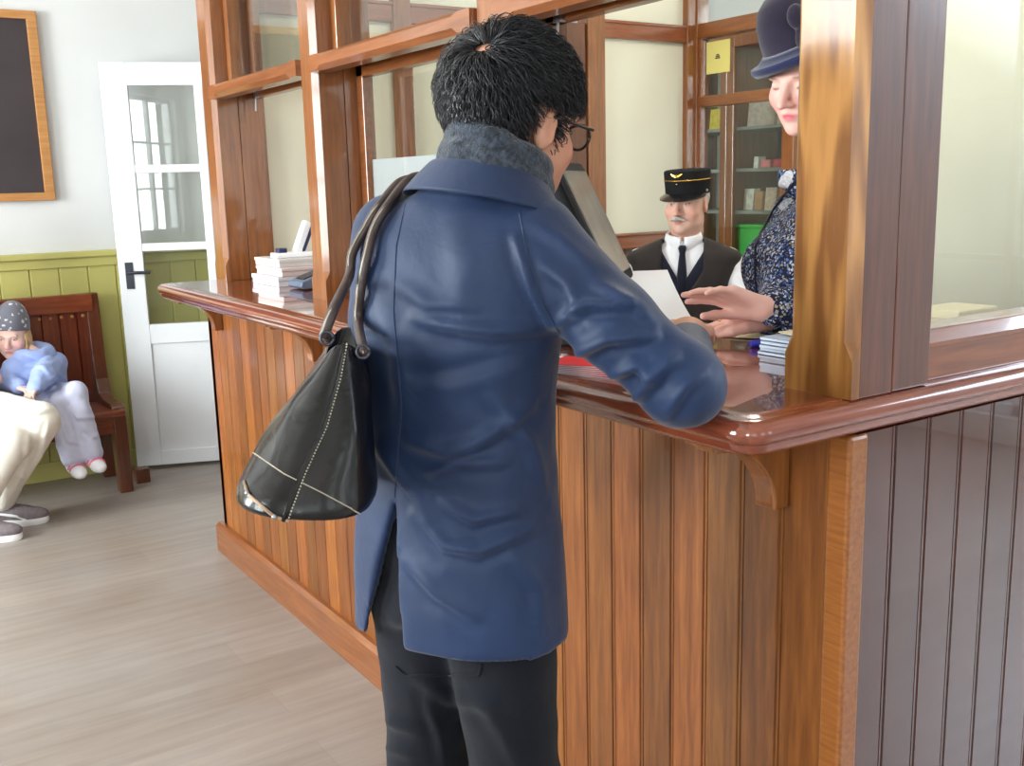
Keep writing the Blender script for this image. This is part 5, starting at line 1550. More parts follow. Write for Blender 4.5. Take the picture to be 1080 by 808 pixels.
o = ring_at(rf, fR.R[:, 1], 0.0098, 0.0015, 'finger_ring', M['gold'], wom); o['label'] = 'gold ring'
# hair under the hat, hat with upturned brim and bow
M['auburn'] = mat('brown_hair', (110, 72, 52), 0.5, 0.4, var=0.25, vscale=60)
S = SDF(hfr.o - 0.2, hfr.o + 0.2, 0.005)
S.ell(hfr.p((0, -0.030, 0.020)), (0.080, 0.085, 0.082), 0.02, hfr.R); S.ell(hfr.p((0, -0.085, -0.03)), (0.05, 0.04, 0.05), 0.03, hfr.R)
S.ell(hfr.p((0, 0.10, -0.01)), (0.12, 0.085, 0.16), 0.0, hfr.R, sub=True)
sobj('hair', S.mesh(1), M['auburn'], wom)
M['felt'] = mat('aubergine_felt', (50, 43, 62), 0.9, 0.15, var=0.06, vscale=10, bump=0.2, bscale=300, sheen=0.4)
M['felt_brim'] = mat('navy_felt', (36, 39, 74), 0.9, 0.15, var=0.06, vscale=10, bump=0.2, bscale=300, sheen=0.4)
hat_fr = Fr(hfr.p((0, -0.020, 0.050)), hfr.R @ rotm(0, math.radians(2), math.radians(14)))
crown = []
for r, z in ((0.097, 0.0), (0.100, 0.02), (0.101, 0.05), (0.098, 0.085), (0.088, 0.115), (0.066, 0.135), (0.03, 0.143), (0.002, 0.144)):
    crown.append([hat_fr.p((r * 0.93 * math.cos(a), r * 1.10 * math.sin(a), z)) for a in np.linspace(0, 2 * PI, 40, endpoint=False)])
hat = obj('hat', MB().rings(crown), M['felt'], wom, smooth=True, local=True); hat['label'] = 'aubergine felt cloche hat'
brim = []
for r, z in ((0.096, 0.018), (0.112, 0.004), (0.128, -0.006), (0.136, 0.004), (0.135, 0.014), (0.124, 0.014), (0.108, 0.026), (0.100, 0.034)):
    brim.append([hat_fr.p((r * 0.93 * math.cos(a), r * 1.08 * math.sin(a), z - 0.012 * math.sin(a))) for a in np.linspace(0, 2 * PI, 44, endpoint=False)])
obj('brim', MB().rings(brim + [brim[0]], cap0=False, cap1=False), M['felt_brim'], hat, smooth=True, local=True)
bw = MB(); bc = hat_fr.p((-0.055, 0.098, 0.055))
for k_, (ang, ln) in enumerate(((0.9, 0.040), (-0.7, 0.036))):
    pass
S = SDF(bc - 0.09, bc + 0.09, 0.004)
for dy, dz in ((0.020, 0.030), (0.006, -0.030)):
    S.ell(bc + hat_fr.R @ np.array((-0.004, dy * 0.5, dz * 0.8)), (0.020, 0.016, 0.026), 0.006, hat_fr.R @ rotm(0, 0.25, 0.1))
S.ell(bc, (0.012, 0.012, 0.013), 0.004, hat_fr.R)
sobj('bow', S.mesh(1), M['felt'], hat)

# ================================================================ the uniformed man seated at the back
CLc = tuple(pd(721, 262, 4.25)[:2]); CAZ = 226
con = person('elderly man in a conductor cap, black waistcoat and tie sitting in the office', CLc, CAZ)
L = Loc(CLc, CAZ)
hfr = Fr(L.l(pd(725, 215, 4.22)), rotm(math.radians(-20), math.radians(-2), 0))
S = SDF(hfr.o - 0.2, hfr.o + np.array((0.2, 0.2, 0.18)), 0.0042)
add_head(S, hfr, 1.02, nose=1.15, jaw=1.18, cheeks=1.1, neck_to=(0.0, -0.02, 1.20), neck_r=0.062)
head = S.mesh(1)
shz = 1.205
shR = np.array((0.178, -0.01, shz - 0.055)); shL = np.array((-0.178, -0.01, shz - 0.055))
elR = np.array((0.275, 0.05, 0.93)); elL = np.array((-0.275, 0.05, 0.93)); wrR = np.array((0.12, 0.26, 0.80)); wrL = np.array((-0.12, 0.26, 0.80))
SZ = 0.62
S = SDF((-0.36, -0.3, 0.0), (0.36, 0.72, 1.3), 0.013)
S.stack([(SZ - 0.02, 0.17, 0.13, 0, 0), (0.8, 0.16, 0.12, 0, 0), (1.0, 0.16, 0.11, 0, 0), (1.15, 0.16, 0.09, 0, 0), (1.23, 0.08, 0.06, 0, 0)], 0.03)
for sh, el, wr in ((shR, elR, wrR), (shL, elL, wrL)):
    S.rc(sh, el, 0.045, 0.038, 0.03); S.rc(el, wr, 0.036, 0.026, 0.02)
for s in (-1, 1):
    S.rc((s * 0.09, 0, SZ + 0.06), (s * 0.11, 0.40, SZ + 0.03), 0.07, 0.05, 0.03); S.rc((s * 0.11, 0.40, SZ + 0.03), (s * 0.11, 0.36, 0.23), 0.05, 0.035, 0.02); S.rc((s * 0.11, 0.33, 0.20), (s * 0.12, 0.46, 0.19), 0.03, 0.028, 0.02)
core = S.mesh(1); hs_ = []
for s, wr, el in ((1, wrR, elR), (-1, wrL, elL)):
    f_ = frame_yz(wr, (-s * 0.5, 0.7, -0.12), (0, 0, 1)); S = SDF(wr - 0.22, wr + 0.22, 0.0045)
    S.rc(wr - (wr - el) * 0.2, wr, 0.028, 0.026, 0.015); add_hand(S, f_, s, (0.3, 0.3, 0.35, 0.4), 0.06, 0.5); hs_.append(S.mesh(1))
fc = face_cols(hfr, 1.02, (232, 184, 164), (186, 118, 108), (160, 146, 136), blush=(228, 150, 134), stubble=(214, 180, 166))
sobj('body', join([core, head] + hs_), M['skin'], con, fc)
M['blacktr'] = fabric('black_trousers', (30, 29, 32), 0.85)
S = SDF((-0.3, -0.25, 0.15), (0.3, 0.6, 0.95), 0.011)
S.stack([(SZ - 0.028, 0.18, 0.15, 0, 0), (0.75, 0.175, 0.14, 0, 0), (0.9, 0.165, 0.12, 0, 0)], 0.02)
for s in (-1, 1):
    S.rc((s * 0.09, 0.02, SZ + 0.064), (s * 0.11, 0.40, SZ + 0.05), 0.088, 0.068, 0.03); S.rc((s * 0.11, 0.40, SZ + 0.03), (s * 0.11, 0.36, 0.25), 0.068, 0.058, 0.02)
sobj('trousers', S.mesh(2), M['blacktr'], con)
for s in (-1, 1):
    S = SDF((s * 0.11 - 0.08, 0.24, 0.1), (s * 0.11 + 0.08, 0.60, 0.30), 0.008)
    S.ell((s * 0.115, 0.44, 0.19), (0.046, 0.10, 0.045), 0.02); S.rc((s * 0.11, 0.35, 0.19), (s * 0.11, 0.35, 0.25), 0.042, 0.042, 0.02)
    sobj('shoe', S.mesh(1), M['black'], con)
# shirt, inner dark V, waistcoat, collar, tie
M['shirt'] = fabric('white_shirt', (238, 238, 244), 0.8, 0.02, 0.1)
S = SDF((-0.36, -0.25, 0.75), (0.36, 0.35, 1.30), 0.009)
S.stack([(0.80, 0.165, 0.125, 0, 0), (1.0, 0.165, 0.118, 0, 0), (1.14, 0.172, 0.10, 0, 0), (1.205, 0.13, 0.08, 0, 0), (1.235, 0.075, 0.068, 0, 0)], 0.0)
for sh, el, wr in ((shR, elR, wrR), (shL, elL, wrL)):
    S.rc(sh, el, 0.060, 0.060, 0.035); S.rc(el, wr, 0.060, 0.042, 0.02)
sh_ = S.mesh(2); sobj('shirt', crease(L, sh_, [([(665, 275), (660, 300), (655, 330)], 0.012, 0.006), ([(650, 300), (668, 305)], 0.01, 0.005)], 0.003, 12), M['shirt'], con)
M['vest'] = fabric('black_brown_waistcoat', (48, 42, 40), 0.85, 0.08, 0.3, 600)
M['navyknit'] = fabric('navy_undervest', (26, 28, 44), 0.9, 0.08)
def torso(name, m, infl, vdepth, vz, arm=True, h=0.006):
    S = SDF((-0.30, -0.2, 0.78), (0.30, 0.24, 1.30), h)
    S.stack([(0.80, 0.172 + infl, 0.130 + infl, 0, 0.004), (0.92, 0.174 + infl, 0.132 + infl, 0, 0.008), (1.04, 0.180 + infl, 0.126 + infl, 0, 0.004), (1.13, 0.212 + infl, 0.114 + infl, 0, 0), (1.19, 0.212 + infl, 0.096 + infl, 0, 0), (1.222, 0.140 + infl, 0.080 + infl, 0, 0), (1.245, 0.085 + infl, 0.074 + infl, 0, 0)], 0.0, p=2.35)
    def vcut(X, Y, Z): return np.maximum(np.abs(X) - np.clip((Z - vz) * vdepth, 0, 0.085) + 0.001, 0.02 - Y)
    S.op(vcut, (-0.1, 0.02, vz), (0.1, 0.3, 1.3), 0, sub=True)
    S.op(lambda X, Y, Z: np.sqrt(X ** 2 + (Y - 0.004) ** 2) - 0.070 + 0 * Z, (-0.08, -0.08, 1.17), (0.08, 0.08, 1.32), 0, sub=True)
    for s in (-1, 1): S.ell((s * 0.278, 0.0, 1.10), (0.058, 0.075, 0.105), 0.0, None, True)
    return S.mesh(2)
uv = torso('under', None, 0.0, 0.62, 1.06); sobj('under_vest', uv, M['navyknit'], con)
wv = torso('vest', None, 0.011, 0.62, 0.985); ves = sobj('waistcoat', wv, M['vest'], con)
bvw = surf(L, wv)
for x, y in ((722, 306), (722, 318), (722, 329), (722, 340)):
    p = hit(bvw, x, y, 0.002)
    if p is not None: obj('button', MB().ball(p, 0.006, 10, 6), M['blackmetal'], ves, smooth=True)
p = trace(bvw, [(722, 297), (723, 320), (723, 345)], 12, 0.0005)
if len(p) > 3: obj('front_edge', MB().tube(p, 0.002, 6), M['vest'], ves)
cfr = Fr((0.0, 0.006, 1.235), rotm(0, math.radians(-10), 0))
rings = []
for i in range(31):
    th = PI * (-1 + 2 * i / 30) * 0.97; fr_ = abs(i / 30 * 2 - 1) ** 4
    rings.append([cfr.p((r * math.sin(th), -r * math.cos(th), z - 0.03 * fr_ * (1 if r > 0.075 else 0.2))) for r, z in ((0.066, -0.02), (0.064, 0.032), (0.067, 0.036), (0.073, 0.030), (0.084, -0.012), (0.081, -0.014), (0.072, 0.01), (0.070, -0.02))])
obj('shirt_collar', MB().rings(rings), M['shirt'], con, smooth=True, local=True)
tie = MB(); ty = 0.102
tie.rings([[(-w, y - 0.006, z), (-w * 0.5, y + 0.006, z), (w * 0.5, y + 0.006, z), (w, y - 0.006, z), (w * 0.5, y - 0.012, z), (-w * 0.5, y - 0.012, z)] for w, y, z in ((0.012, 0.088, 1.222), (0.017, 0.098, 1.212), (0.012, 0.096, 1.188), (0.016, 0.112, 1.15), (0.022, 0.126, 1.08), (0.026, 0.131, 1.00))])
obj('tie', tie, M['navyknit'], con, smooth=True, local=True)
# moustache and side hair
M['greyhair'] = mat('grey_hair', (190, 184, 178), 0.7, 0.3, var=0.2, vscale=80)
S = SDF(hfr.p((0, 0.1, -0.05)) - 0.06, hfr.p((0, 0.1, -0.05)) + 0.06, 0.0025)
for s in (-1, 1): S.rc(hfr.p((s * 0.003, 0.108, -0.051)), hfr.p((s * 0.032, 0.097, -0.060)), 0.0085, 0.004, 0.006)
sobj('moustache', S.mesh(0), M['greyhair'], con)
S = SDF(hfr.o - 0.16, hfr.o + 0.16, 0.005)
S.ell(hfr.p((0, -0.018, 0.030)), (0.082, 0.097, 0.085), 0.02, hfr.R); S.ell(hfr.p((0, 0.085, 0.0)), (0.14, 0.09, 0.2), 0.0, hfr.R, sub=True); S.ell(hfr.p((0, 0, -0.105)), (0.14, 0.2, 0.085), 0.0, hfr.R, sub=True)
sobj('hair', S.mesh(1), M['greyhair'], con)
# kepi
M['capcloth'] = mat('black_cap_cloth', (26, 26, 28), 0.8, 0.2, var=0.06, bump=0.2, bscale=400); M['visor'] = mat('black_patent', (24, 24, 26), 0.2, 0.5, coat=0.5, var=0.05)
kf = Fr(hfr.p((0, -0.004, 0.042)), hfr.R @ rotm(0, math.radians(-2), 0))
def ell_ring(r, z, n=44): return [kf.p((r * 0.92 * math.cos(a), r * 1.10 * math.sin(a), z)) for a in np.linspace(0, 2 * PI, n, endpoint=False)]
kep = obj('cap', MB().rings([ell_ring(r, z) for r, z in ((0.094, 0.0), (0.0955, 0.004), (0.096, 0.03), (0.0965, 0.032), (0.100, 0.085), (0.099, 0.092), (0.092, 0.096), (0.05, 0.097), (0.002, 0.097))]), M['capcloth'], con, smooth=True, local=True, auto=math.radians(45)); kep['label'] = 'black conductor cap with gold cord'
v_ = []
for d in (0.0, 0.004):
    row = []
    for i in range(25):
        a = PI * (0.06 + 0.88 * i / 24)
        for t in (0.0, 0.5, 1.0):
            e = math.sin(PI * i / 24) ** 0.6
            row.append(kf.p(((0.095 + t * 0.040 * e) * 0.92 * math.cos(a), (0.095 + t * 0.040 * e) * 1.10 * math.sin(a), 0.006 - t * 0.024 * e - d)))
    v_.append(row)
V = v_[0] + v_[1]; Fv = []
for i in range(24):
    for t in (0, 1):
        a = i * 3 + t; Fv += [(a, a + 1, a + 4, a + 3), (75 + a, 75 + a + 3, 75 + a + 4, 75 + a + 1)]
    a = i * 3; Fv += [(a, a + 3, 75 + a + 3, 75 + a), (a + 2, 75 + a + 2, 75 + a + 5, a + 5)]
Fv += [(0, 75, 76, 1), (1, 76, 77, 2), (72, 73, 148, 147), (73, 74, 149, 148)]
obj('visor', (V, Fv), M['visor'], kep, smooth=False, local=True, auto=math.radians(40))
obj('gold_cord', MB().tube(ell_ring(0.0995, 0.058) + [ell_ring(0.0995, 0.058)[0]], 0.0026, 8), M['gold'], kep, smooth=True, local=True)
# winged badge above the cord
wg = MB()
for s in (-1, 1):
    pts = [(0.0, 0.078), (0.010, 0.084), (0.026, 0.087), (0.024, 0.081), (0.019, 0.080), (0.018, 0.077), (0.012, 0.076), (0.010, 0.073), (0.0, 0.071)]
    vs_ = []
    for d in (0.101, 0.1035):
        for x, z in pts: vs_.append(kf.p((s * x, 1.10 * math.sqrt(max(0, d * d - (x / 0.92) ** 2)), z)))
    n_ = len(pts); wg.add(vs_, [tuple(range(n_)), tuple(reversed(range(n_, 2 * n_)))] + [(i, (i + 1) % n_, n_ + (i + 1) % n_, n_ + i) for i in range(n_)])
wg.ball(kf.p((0, 0.112, 0.077)), 0.006, 10, 6)
obj('wing_badge', wg, M['gold'], kep, local=True)
obj('button', MB().ball(kf.p((0, 0.110, 0.045)), 0.004, 10, 6), M['gold'], kep, smooth=True, local=True)
for s in (-1, 1): obj('button', MB().ball(kf.p((s * 0.088, 0.012, 0.012)), 0.006, 10, 6), M['steel'], kep, smooth=True, local=True)
# the stool he sits on
st = thing('office_stool', 'tall wooden stool under the man in the conductor cap', 'stool', (CLc[0], CLc[1], 0), -math.radians(CAZ))
obj('seat', MB().lathe([(0, SZ - 0.075), (0.17, SZ - 0.075), (0.185, SZ - 0.06), (0.18, SZ - 0.042), (0, SZ - 0.038)], (0, 0.02, 0), 32), M['wx'], st, local=True, auto=math.radians(40))
for a in range(4):
    c, s = math.cos(PI / 4 + a * PI / 2), math.sin(PI / 4 + a * PI / 2)
    obj('leg', MB().tube([(0.20 * c, 0.02 + 0.20 * s, 0), (0.12 * c, 0.02 + 0.12 * s, SZ - 0.07)], 0.018, 10), M['wz'], st, local=True, smooth=True)
obj('foot_rail', MB().tube([(0.185 * math.cos(a), 0.02 + 0.185 * math.sin(a), 0.15) for a in np.linspace(0, 2 * PI, 33)], 0.011, 8), M['wz'], st, local=True, smooth=True)

# ================================================================ the little girl on the bench
GLc = (0.79, 5.47); GAZ = 166
girl = person('small girl in a star-patterned hat and lavender jacket sitting on the bench', GLc, GAZ)
L = Loc(GLc, GAZ)
hfr = Fr(L.l(pd(13, 353, 5.02)), rotm(math.radians(-38), math.radians(-12), math.radians(-4)))
GS = 0.92
S = SDF(hfr.o - 0.2, hfr.o + 0.18, 0.0045)
add_head(S, hfr, GS, nose=0.5, jaw=0.95, cheeks=1.12, neck_to=(0, 0, 0.72), neck_r=0.045, brow=0.5)
head = S.mesh(1)
shR = np.array((0.100, 0.0, 0.665)); shL = np.array((-0.100, 0.0, 0.665))
elR = L.l(pd(8, 402, 4.98)); elL = L.l(pd(46, 396, 4.90)); wrR = L.l(pd(21, 409, 4.84)); wrL = L.l(pd(36, 411, 4.82))
kR = L.l(pd(62, 426, 4.93)); kL = L.l(pd(80, 414, 4.96)); aR = L.l(pd(77, 484, 4.93)); aL = L.l(pd(97, 478, 4.97))
hpR = np.array((0.06, 0.0, 0.508)); hpL = np.array((-0.06, 0.0, 0.508))
S = SDF((-0.4, -0.2, 0.05), (0.5, 0.6, 0.8), 0.011)
S.stack([(0.44, 0.09, 0.07, 0, 0), (0.6, 0.09, 0.065, 0, 0), (0.66, 0.085, 0.05, 0, 0), (0.70, 0.04, 0.035, 0, 0)], 0.02)
for a, b, c in ((shR, elR, wrR), (shL, elL, wrL)): S.rc(a, b, 0.03, 0.025, 0.02); S.rc(b, c, 0.025, 0.02, 0.02)
for a, b, c in ((hpR, kR, aR), (hpL, kL, aL)): S.rc(a, b, 0.045, 0.035, 0.02); S.rc(b, c, 0.035, 0.025, 0.02)
core = S.mesh(1); hs_ = []
for s, wr, el in ((1, wrR, elR), (-1, wrL, elL)):
    f_ = frame_yz(wr, (wr - el) * 0.5 + np.array((-s * 0.05, 0.05, -0.02)), (0, -0.2, 1)); S = SDF(wr - 0.14, wr + 0.14, 0.004)
    S.rc(wr - (wr - el) * 0.3, wr, 0.02, 0.018, 0.01); add_hand(S, f_, s, (0.4, 0.4, 0.45, 0.5), 0.05, 0.5, sc=0.66); hs_.append(S.mesh(0))
fc = face_cols(hfr, GS, (240, 200, 186), (214, 138, 134), (176, 140, 104), blush=(244, 170, 164), iris=(60, 64, 76))
sobj('body', join([core, head] + hs_), M['skin'], girl, fc)
M['lav'] = fabric('lavender_jacket', (158, 176, 226), 0.6, 0.05, 0.2, 60)
S = SDF((-0.34, -0.2, 0.44), (0.34, 0.34, 0.82), 0.007)
S.stack([(0.455, 0.125, 0.105, 0, 0.01), (0.54, 0.13, 0.11, 0, 0.012), (0.64, 0.128, 0.10, 0, 0.005), (0.675, 0.112, 0.08, 0, 0), (0.715, 0.07, 0.065, 0, 0), (0.735, 0.06, 0.06, 0, 0)], 0.0)
for a, b, c in ((shR, elR, wrR), (shL, elL, wrL)): S.rc(a, b, 0.056, 0.050, 0.03); S.rc(b, c - (c - b) * 0.08, 0.050, 0.036, 0.02)
for k_ in range(24):
    a = 2 * PI * k_ / 24; p0 = np.array((0.072 * math.cos(a), 0.068 * math.sin(a) - 0.012, 0.735 - 0.012 * math.sin(a))); a2 = 2 * PI * (k_ + 1) / 24; p1 = np.array((0.072 * math.cos(a2), 0.068 * math.sin(a2) - 0.012, 0.735 - 0.012 * math.sin(a2)))
    S.rc(p0, p1, 0.026, 0.026, 0.015)
jk = S.mesh(2)
jk = crease(L, jk, [([(30, 375), (45, 380), (62, 372)], 0.012, 0.007), ([(28, 388), (42, 384), (56, 396)], 0.010, 0.007), ([(50, 400), (62, 394), (72, 402)], 0.010, 0.006), ([(38, 408), (52, 412), (64, 408)], 0.010, 0.006)], 0.005, 18)
sobj('jacket', jk, M['lav'], girl)
M['lavtr'] = fabric('pale_lavender_trousers', (206, 208, 232), 0.7, 0.04, 0.2, 60)
S = SDF((-0.4, -0.2, 0.10), (0.5, 0.6, 0.62), 0.0075)
S.stack([(0.436, 0.125, 0.11, 0, 0.01), (0.50, 0.12, 0.10, 0, 0.01), (0.56, 0.10, 0.08, 0, 0)], 0.02)
for a, b, c in ((hpR, kR, aR), (hpL, kL, aL)): S.rc(a, b, 0.066, 0.050, 0.025); S.rc(b, c + (b - c) * 0.02, 0.052, 0.054, 0.02)
tt_ = S.mesh(2)
sobj('trousers', crease(L, tt_, [([(70, 425), (82, 440), (100, 440)], 0.012, 0.008), ([(66, 450), (72, 465), (86, 470)], 0.012, 0.008), ([(88, 452), (98, 462), (106, 460)], 0.010, 0.007), ([(64, 432), (74, 446), (78, 460)], 0.010, 0.006)], 0.005, 16), M['lavtr'], girl)
M['shoe_white'] = mat('white_shoe', (236, 234, 238), 0.5, 0.4, var=0.02); M['pink'] = mat('pink_trim', (236, 120, 150), 0.5, 0.4, var=0.05)
for an, toe in ((aR, L.l(pd(88, 498, 4.83))), (aL, L.l(pd(109, 491, 4.87)))):
    d = toe - an; d[2] *= 0.5; d /= np.linalg.norm(d); o_ = an + np.array((0, 0, -0.045)); f_ = frame_yz(o_, d, (0, 0, 1))
    S = SDF(o_ - 0.17, o_ + 0.17, 0.005)
    S.ell(f_.p((0, 0.060, 0.002)), (0.036, 0.070, 0.030), 0.02, f_.R); S.ell(f_.p((0, -0.005, 0.012)), (0.034, 0.042, 0.042), 0.02, f_.R); S.rc(an + np.array((0, 0, -0.03)), an + np.array((0, 0, 0.005)), 0.032, 0.034, 0.015)
    so_ = sobj('shoe', S.mesh(1), M['shoe_white'], girl)
    for y0 in (0.03, 0.058):
        obj('shoe_strap', MB().tube([f_.p((0.037 * math.cos(a), y0, 0.004 + 0.034 * math.sin(a) * (1.12 - y0 * 3))) for a in np.linspace(0.1, PI - 0.1, 12)], 0.004, 6), M['pink'], so_, local=True)
# hat with stars, fair hair
def star_mat():
    m, nt, b = new_mat('grey_knit_with_pale_stars'); setp(b, 0.9, 0.2, 0, 0, 0.1, 0.3)
    tc = N(nt, 'ShaderNodeTexCoord'); vo = N(nt, 'ShaderNodeTexVoronoi'); vo.inputs['Scale'].default_value = 32; vo.distance = 'MANHATTAN'
    nt.links.new(tc.outputs['Object'], vo.inputs['Vector'])
    lt = N(nt, 'ShaderNodeMath', operation='LESS_THAN'); lt.inputs[1].default_value = 0.42; nt.links.new(vo.outputs['Distance'], lt.inputs[0])
    mx = N(nt, 'ShaderNodeMix', data_type='RGBA'); mx.inputs[6].default_value = (*lin((112, 112, 124)), 1); mx.inputs[7].default_value = (*lin((214, 210, 216)), 1)
    nt.links.new(lt.outputs[0], mx.inputs[0]); nt.links.new(mx.outputs[2], b.inputs['Base Color']); return m
S = SDF(hfr.o - 0.2, hfr.o + 0.2, 0.0055)
S.ell(hfr.p(np.array((0, -0.014, 0.052)) * GS), np.array((0.087, 0.104, 0.098)) * GS, 0.02, hfr.R)
S.ell(hfr.p(np.array((0, -0.04, 0.120)) * GS), np.array((0.050, 0.055, 0.050)) * GS, 0.05, hfr.R)
S.op(lambda X, Y, Z: ((X - hfr.o[0]) * hfr.R[0, 2] + (Y - hfr.o[1]) * hfr.R[1, 2] + (Z - hfr.o[2]) * hfr.R[2, 2]) - (0.026 * GS + 0.28 * ((X - hfr.o[0]) * hfr.R[0, 1] + (Y - hfr.o[1]) * hfr.R[1, 1] + (Z - hfr.o[2]) * hfr.R[2, 1])), hfr.o - 0.2, hfr.o + 0.2, 0, sub=True)
ht_ = sobj('hat', S.mesh(1), star_mat(), girl); ht_['label'] = 'grey knitted hat with pale stars'
M['fair'] = mat('fair_hair', (222, 188, 140), 0.5, 0.4, var=0.15, vscale=50)
hm = MB(); rg_ = np.random.default_rng(4)
for k_ in range(70):
    s = 1 if k_ % 2 else -1; y0 = rg_.uniform(-0.06, 0.035); x0 = 0.078 * math.sqrt(max(0.05, 1 - ((y0 + 0.012) / 0.1) ** 2))
    a = np.array((s * x0, y0, 0.02)); P_ = [a, a + np.array((s * 0.006, rg_.uniform(-.004, .01), -0.04)), a + np.array((s * rg_.uniform(0, .012), rg_.uniform(-.01, .02), -0.08)), a + np.array((s * rg_.uniform(-.004, .014), rg_.uniform(-.01, .03), -rg_.uniform(0.10, 0.135)))]
    hm.tube([hfr.p(p * GS) for p in P_], [0.005, 0.006, 0.005, 0.002], 5)
obj('hair', hm, M['fair'], girl, smooth=True, local=True)

# ================================================================ the grown-up beside her (only the legs are in view)
ALc = (0.27, 5.42); AAZ = 122
adu = person('seated person in off-white trousers and grey sneakers, only the legs in view', ALc, AAZ)
L = Loc(ALc, AAZ)
k1 = L.l(pd(42, 444, 4.58)); a1 = L.l((0.52, 5.10, 0.095)); k2 = L.l(pd(10, 466, 4.50)); a2 = L.l((0.39, 4.93, 0.095))
h1 = np.array((-0.09, 0.02, 0.575)); h2 = np.array((0.09, 0.02, 0.575))
t1 = L.l(pz(50, 544, 0.03)); t2 = L.l(pz(22, 562, 0.03))
S = SDF((-0.5, -0.3, 0.0), (0.5, 0.8, 1.45), 0.014)
S.stack([(0.48, 0.16, 0.12, 0, 0), (0.7, 0.13, 0.1, 0, 0), (0.95, 0.15, 0.095, 0, 0), (1.03, 0.13, 0.07, 0, 0), (1.07, 0.06, 0.05, 0, 0)], 0.03)
S.rc((0, 0, 1.0), (0, 0.0, 1.12), 0.05, 0.05, 0.02)
aw = []
for s in (-1, 1):
    sh, el, wr = np.array((s * 0.165, 0, 1.02)), np.array((s * 0.21, 0.05, 0.76)), np.array((s * 0.10, 0.24, 0.69)); aw.append((sh, el, wr))
    S.rc(sh, el, 0.042, 0.036, 0.03); S.rc(el, wr, 0.034, 0.026, 0.02)
for h, k_, a in ((h1, k1, a1), (h2, k2, a2)): S.rc(h, k_, 0.07, 0.05, 0.03); S.rc(k_, a, 0.05, 0.034, 0.02)
core = S.mesh(1)
hfr = Fr((0, 0.03, 1.25), rotm(0, -0.1, 0)); S = SDF((-0.15, -0.15, 1.0), (0.15, 0.2, 1.45), 0.006); add_head(S, hfr, 0.98, neck_to=(0, 0, 1.05)); head = S.mesh(1); hs_ = []
for (sh, el, wr), s in zip(aw, (-1, 1)):
    f_ = frame_yz(wr, (-s * 0.4, 0.8, -0.1), (0, 0, 1)); S = SDF(wr - 0.22, wr + 0.22, 0.006); add_hand(S, f_, s, (0.3, 0.3, 0.35, 0.4), 0.06, 0.5); hs_.append(S.mesh(0))
sobj('body', join([core, head] + hs_), M['skin'], adu, face_cols(hfr, 0.98, (232, 186, 168), (200, 120, 116), (110, 80, 60)))
M['offwhite'] = fabric('off_white_trousers', (244, 240, 230), 0.8, 0.02, 0.2, 200)
S = SDF((-0.5, -0.3, 0.06), (0.5, 0.8, 0.75), 0.0085)
S.stack([(0.452, 0.19, 0.15, 0, 0), (0.55, 0.185, 0.14, 0, 0), (0.70, 0.16, 0.12, 0, 0)], 0.02)
for h, k_, a in ((h1, k1, a1), (h2, k2, a2)): S.rc(h, k_, 0.100, 0.082, 0.03); S.rc(k_, a + (k_ - a) * 0.06, 0.082, 0.052, 0.03)
tt_ = S.mesh(2)
sobj('trousers', crease(L, tt_, [([(10, 430), (34, 436), (56, 432)], 0.016, 0.007), ([(48, 450), (44, 480), (30, 505)], 0.014, 0.008), ([(30, 460), (26, 490), (14, 520)], 0.014, 0.007), ([(20, 500), (34, 508), (44, 506)], 0.010, 0.006)], 0.005, 9), M['offwhite'], adu)
M['sweater'] = fabric('pale_sweater', (206, 206, 212), 0.9)
S = SDF((-0.36, -0.25, 0.55), (0.36, 0.35, 1.15), 0.011)
S.stack([(0.58, 0.185, 0.145, 0, 0), (0.8, 0.165, 0.125, 0, 0), (0.97, 0.18, 0.12, 0, 0), (1.04, 0.14, 0.09, 0, 0), (1.09, 0.065, 0.06, 0, 0)], 0.0)
for sh, el, wr in aw: S.rc(sh, el, 0.062, 0.055, 0.03); S.rc(el, wr, 0.054, 0.040, 0.02)
sv, sf2 = S.mesh(2); sobj('sweater', (folds(sv, sf2, [], 0.004, 12), sf2), M['sweater'], adu)
hairdo('hair', adu, hfr, 0.98, M['auburn'], 1500, lambda p: 0.05, (0.0, -0.07, 0.11), hair_ok, hair_ok, lift=0.008, wd=0.003, seed=3)
M['sneaker'] = mat('grey_suede', (122, 112, 116), 0.9, 0.2, var=0.08, vscale=60, bump=0.2, bscale=300); M['sole'] = mat('white_sole', (240, 240, 242), 0.5, 0.4, var=0.01); M['sock'] = fabric('pink_sock', (216, 150, 176))
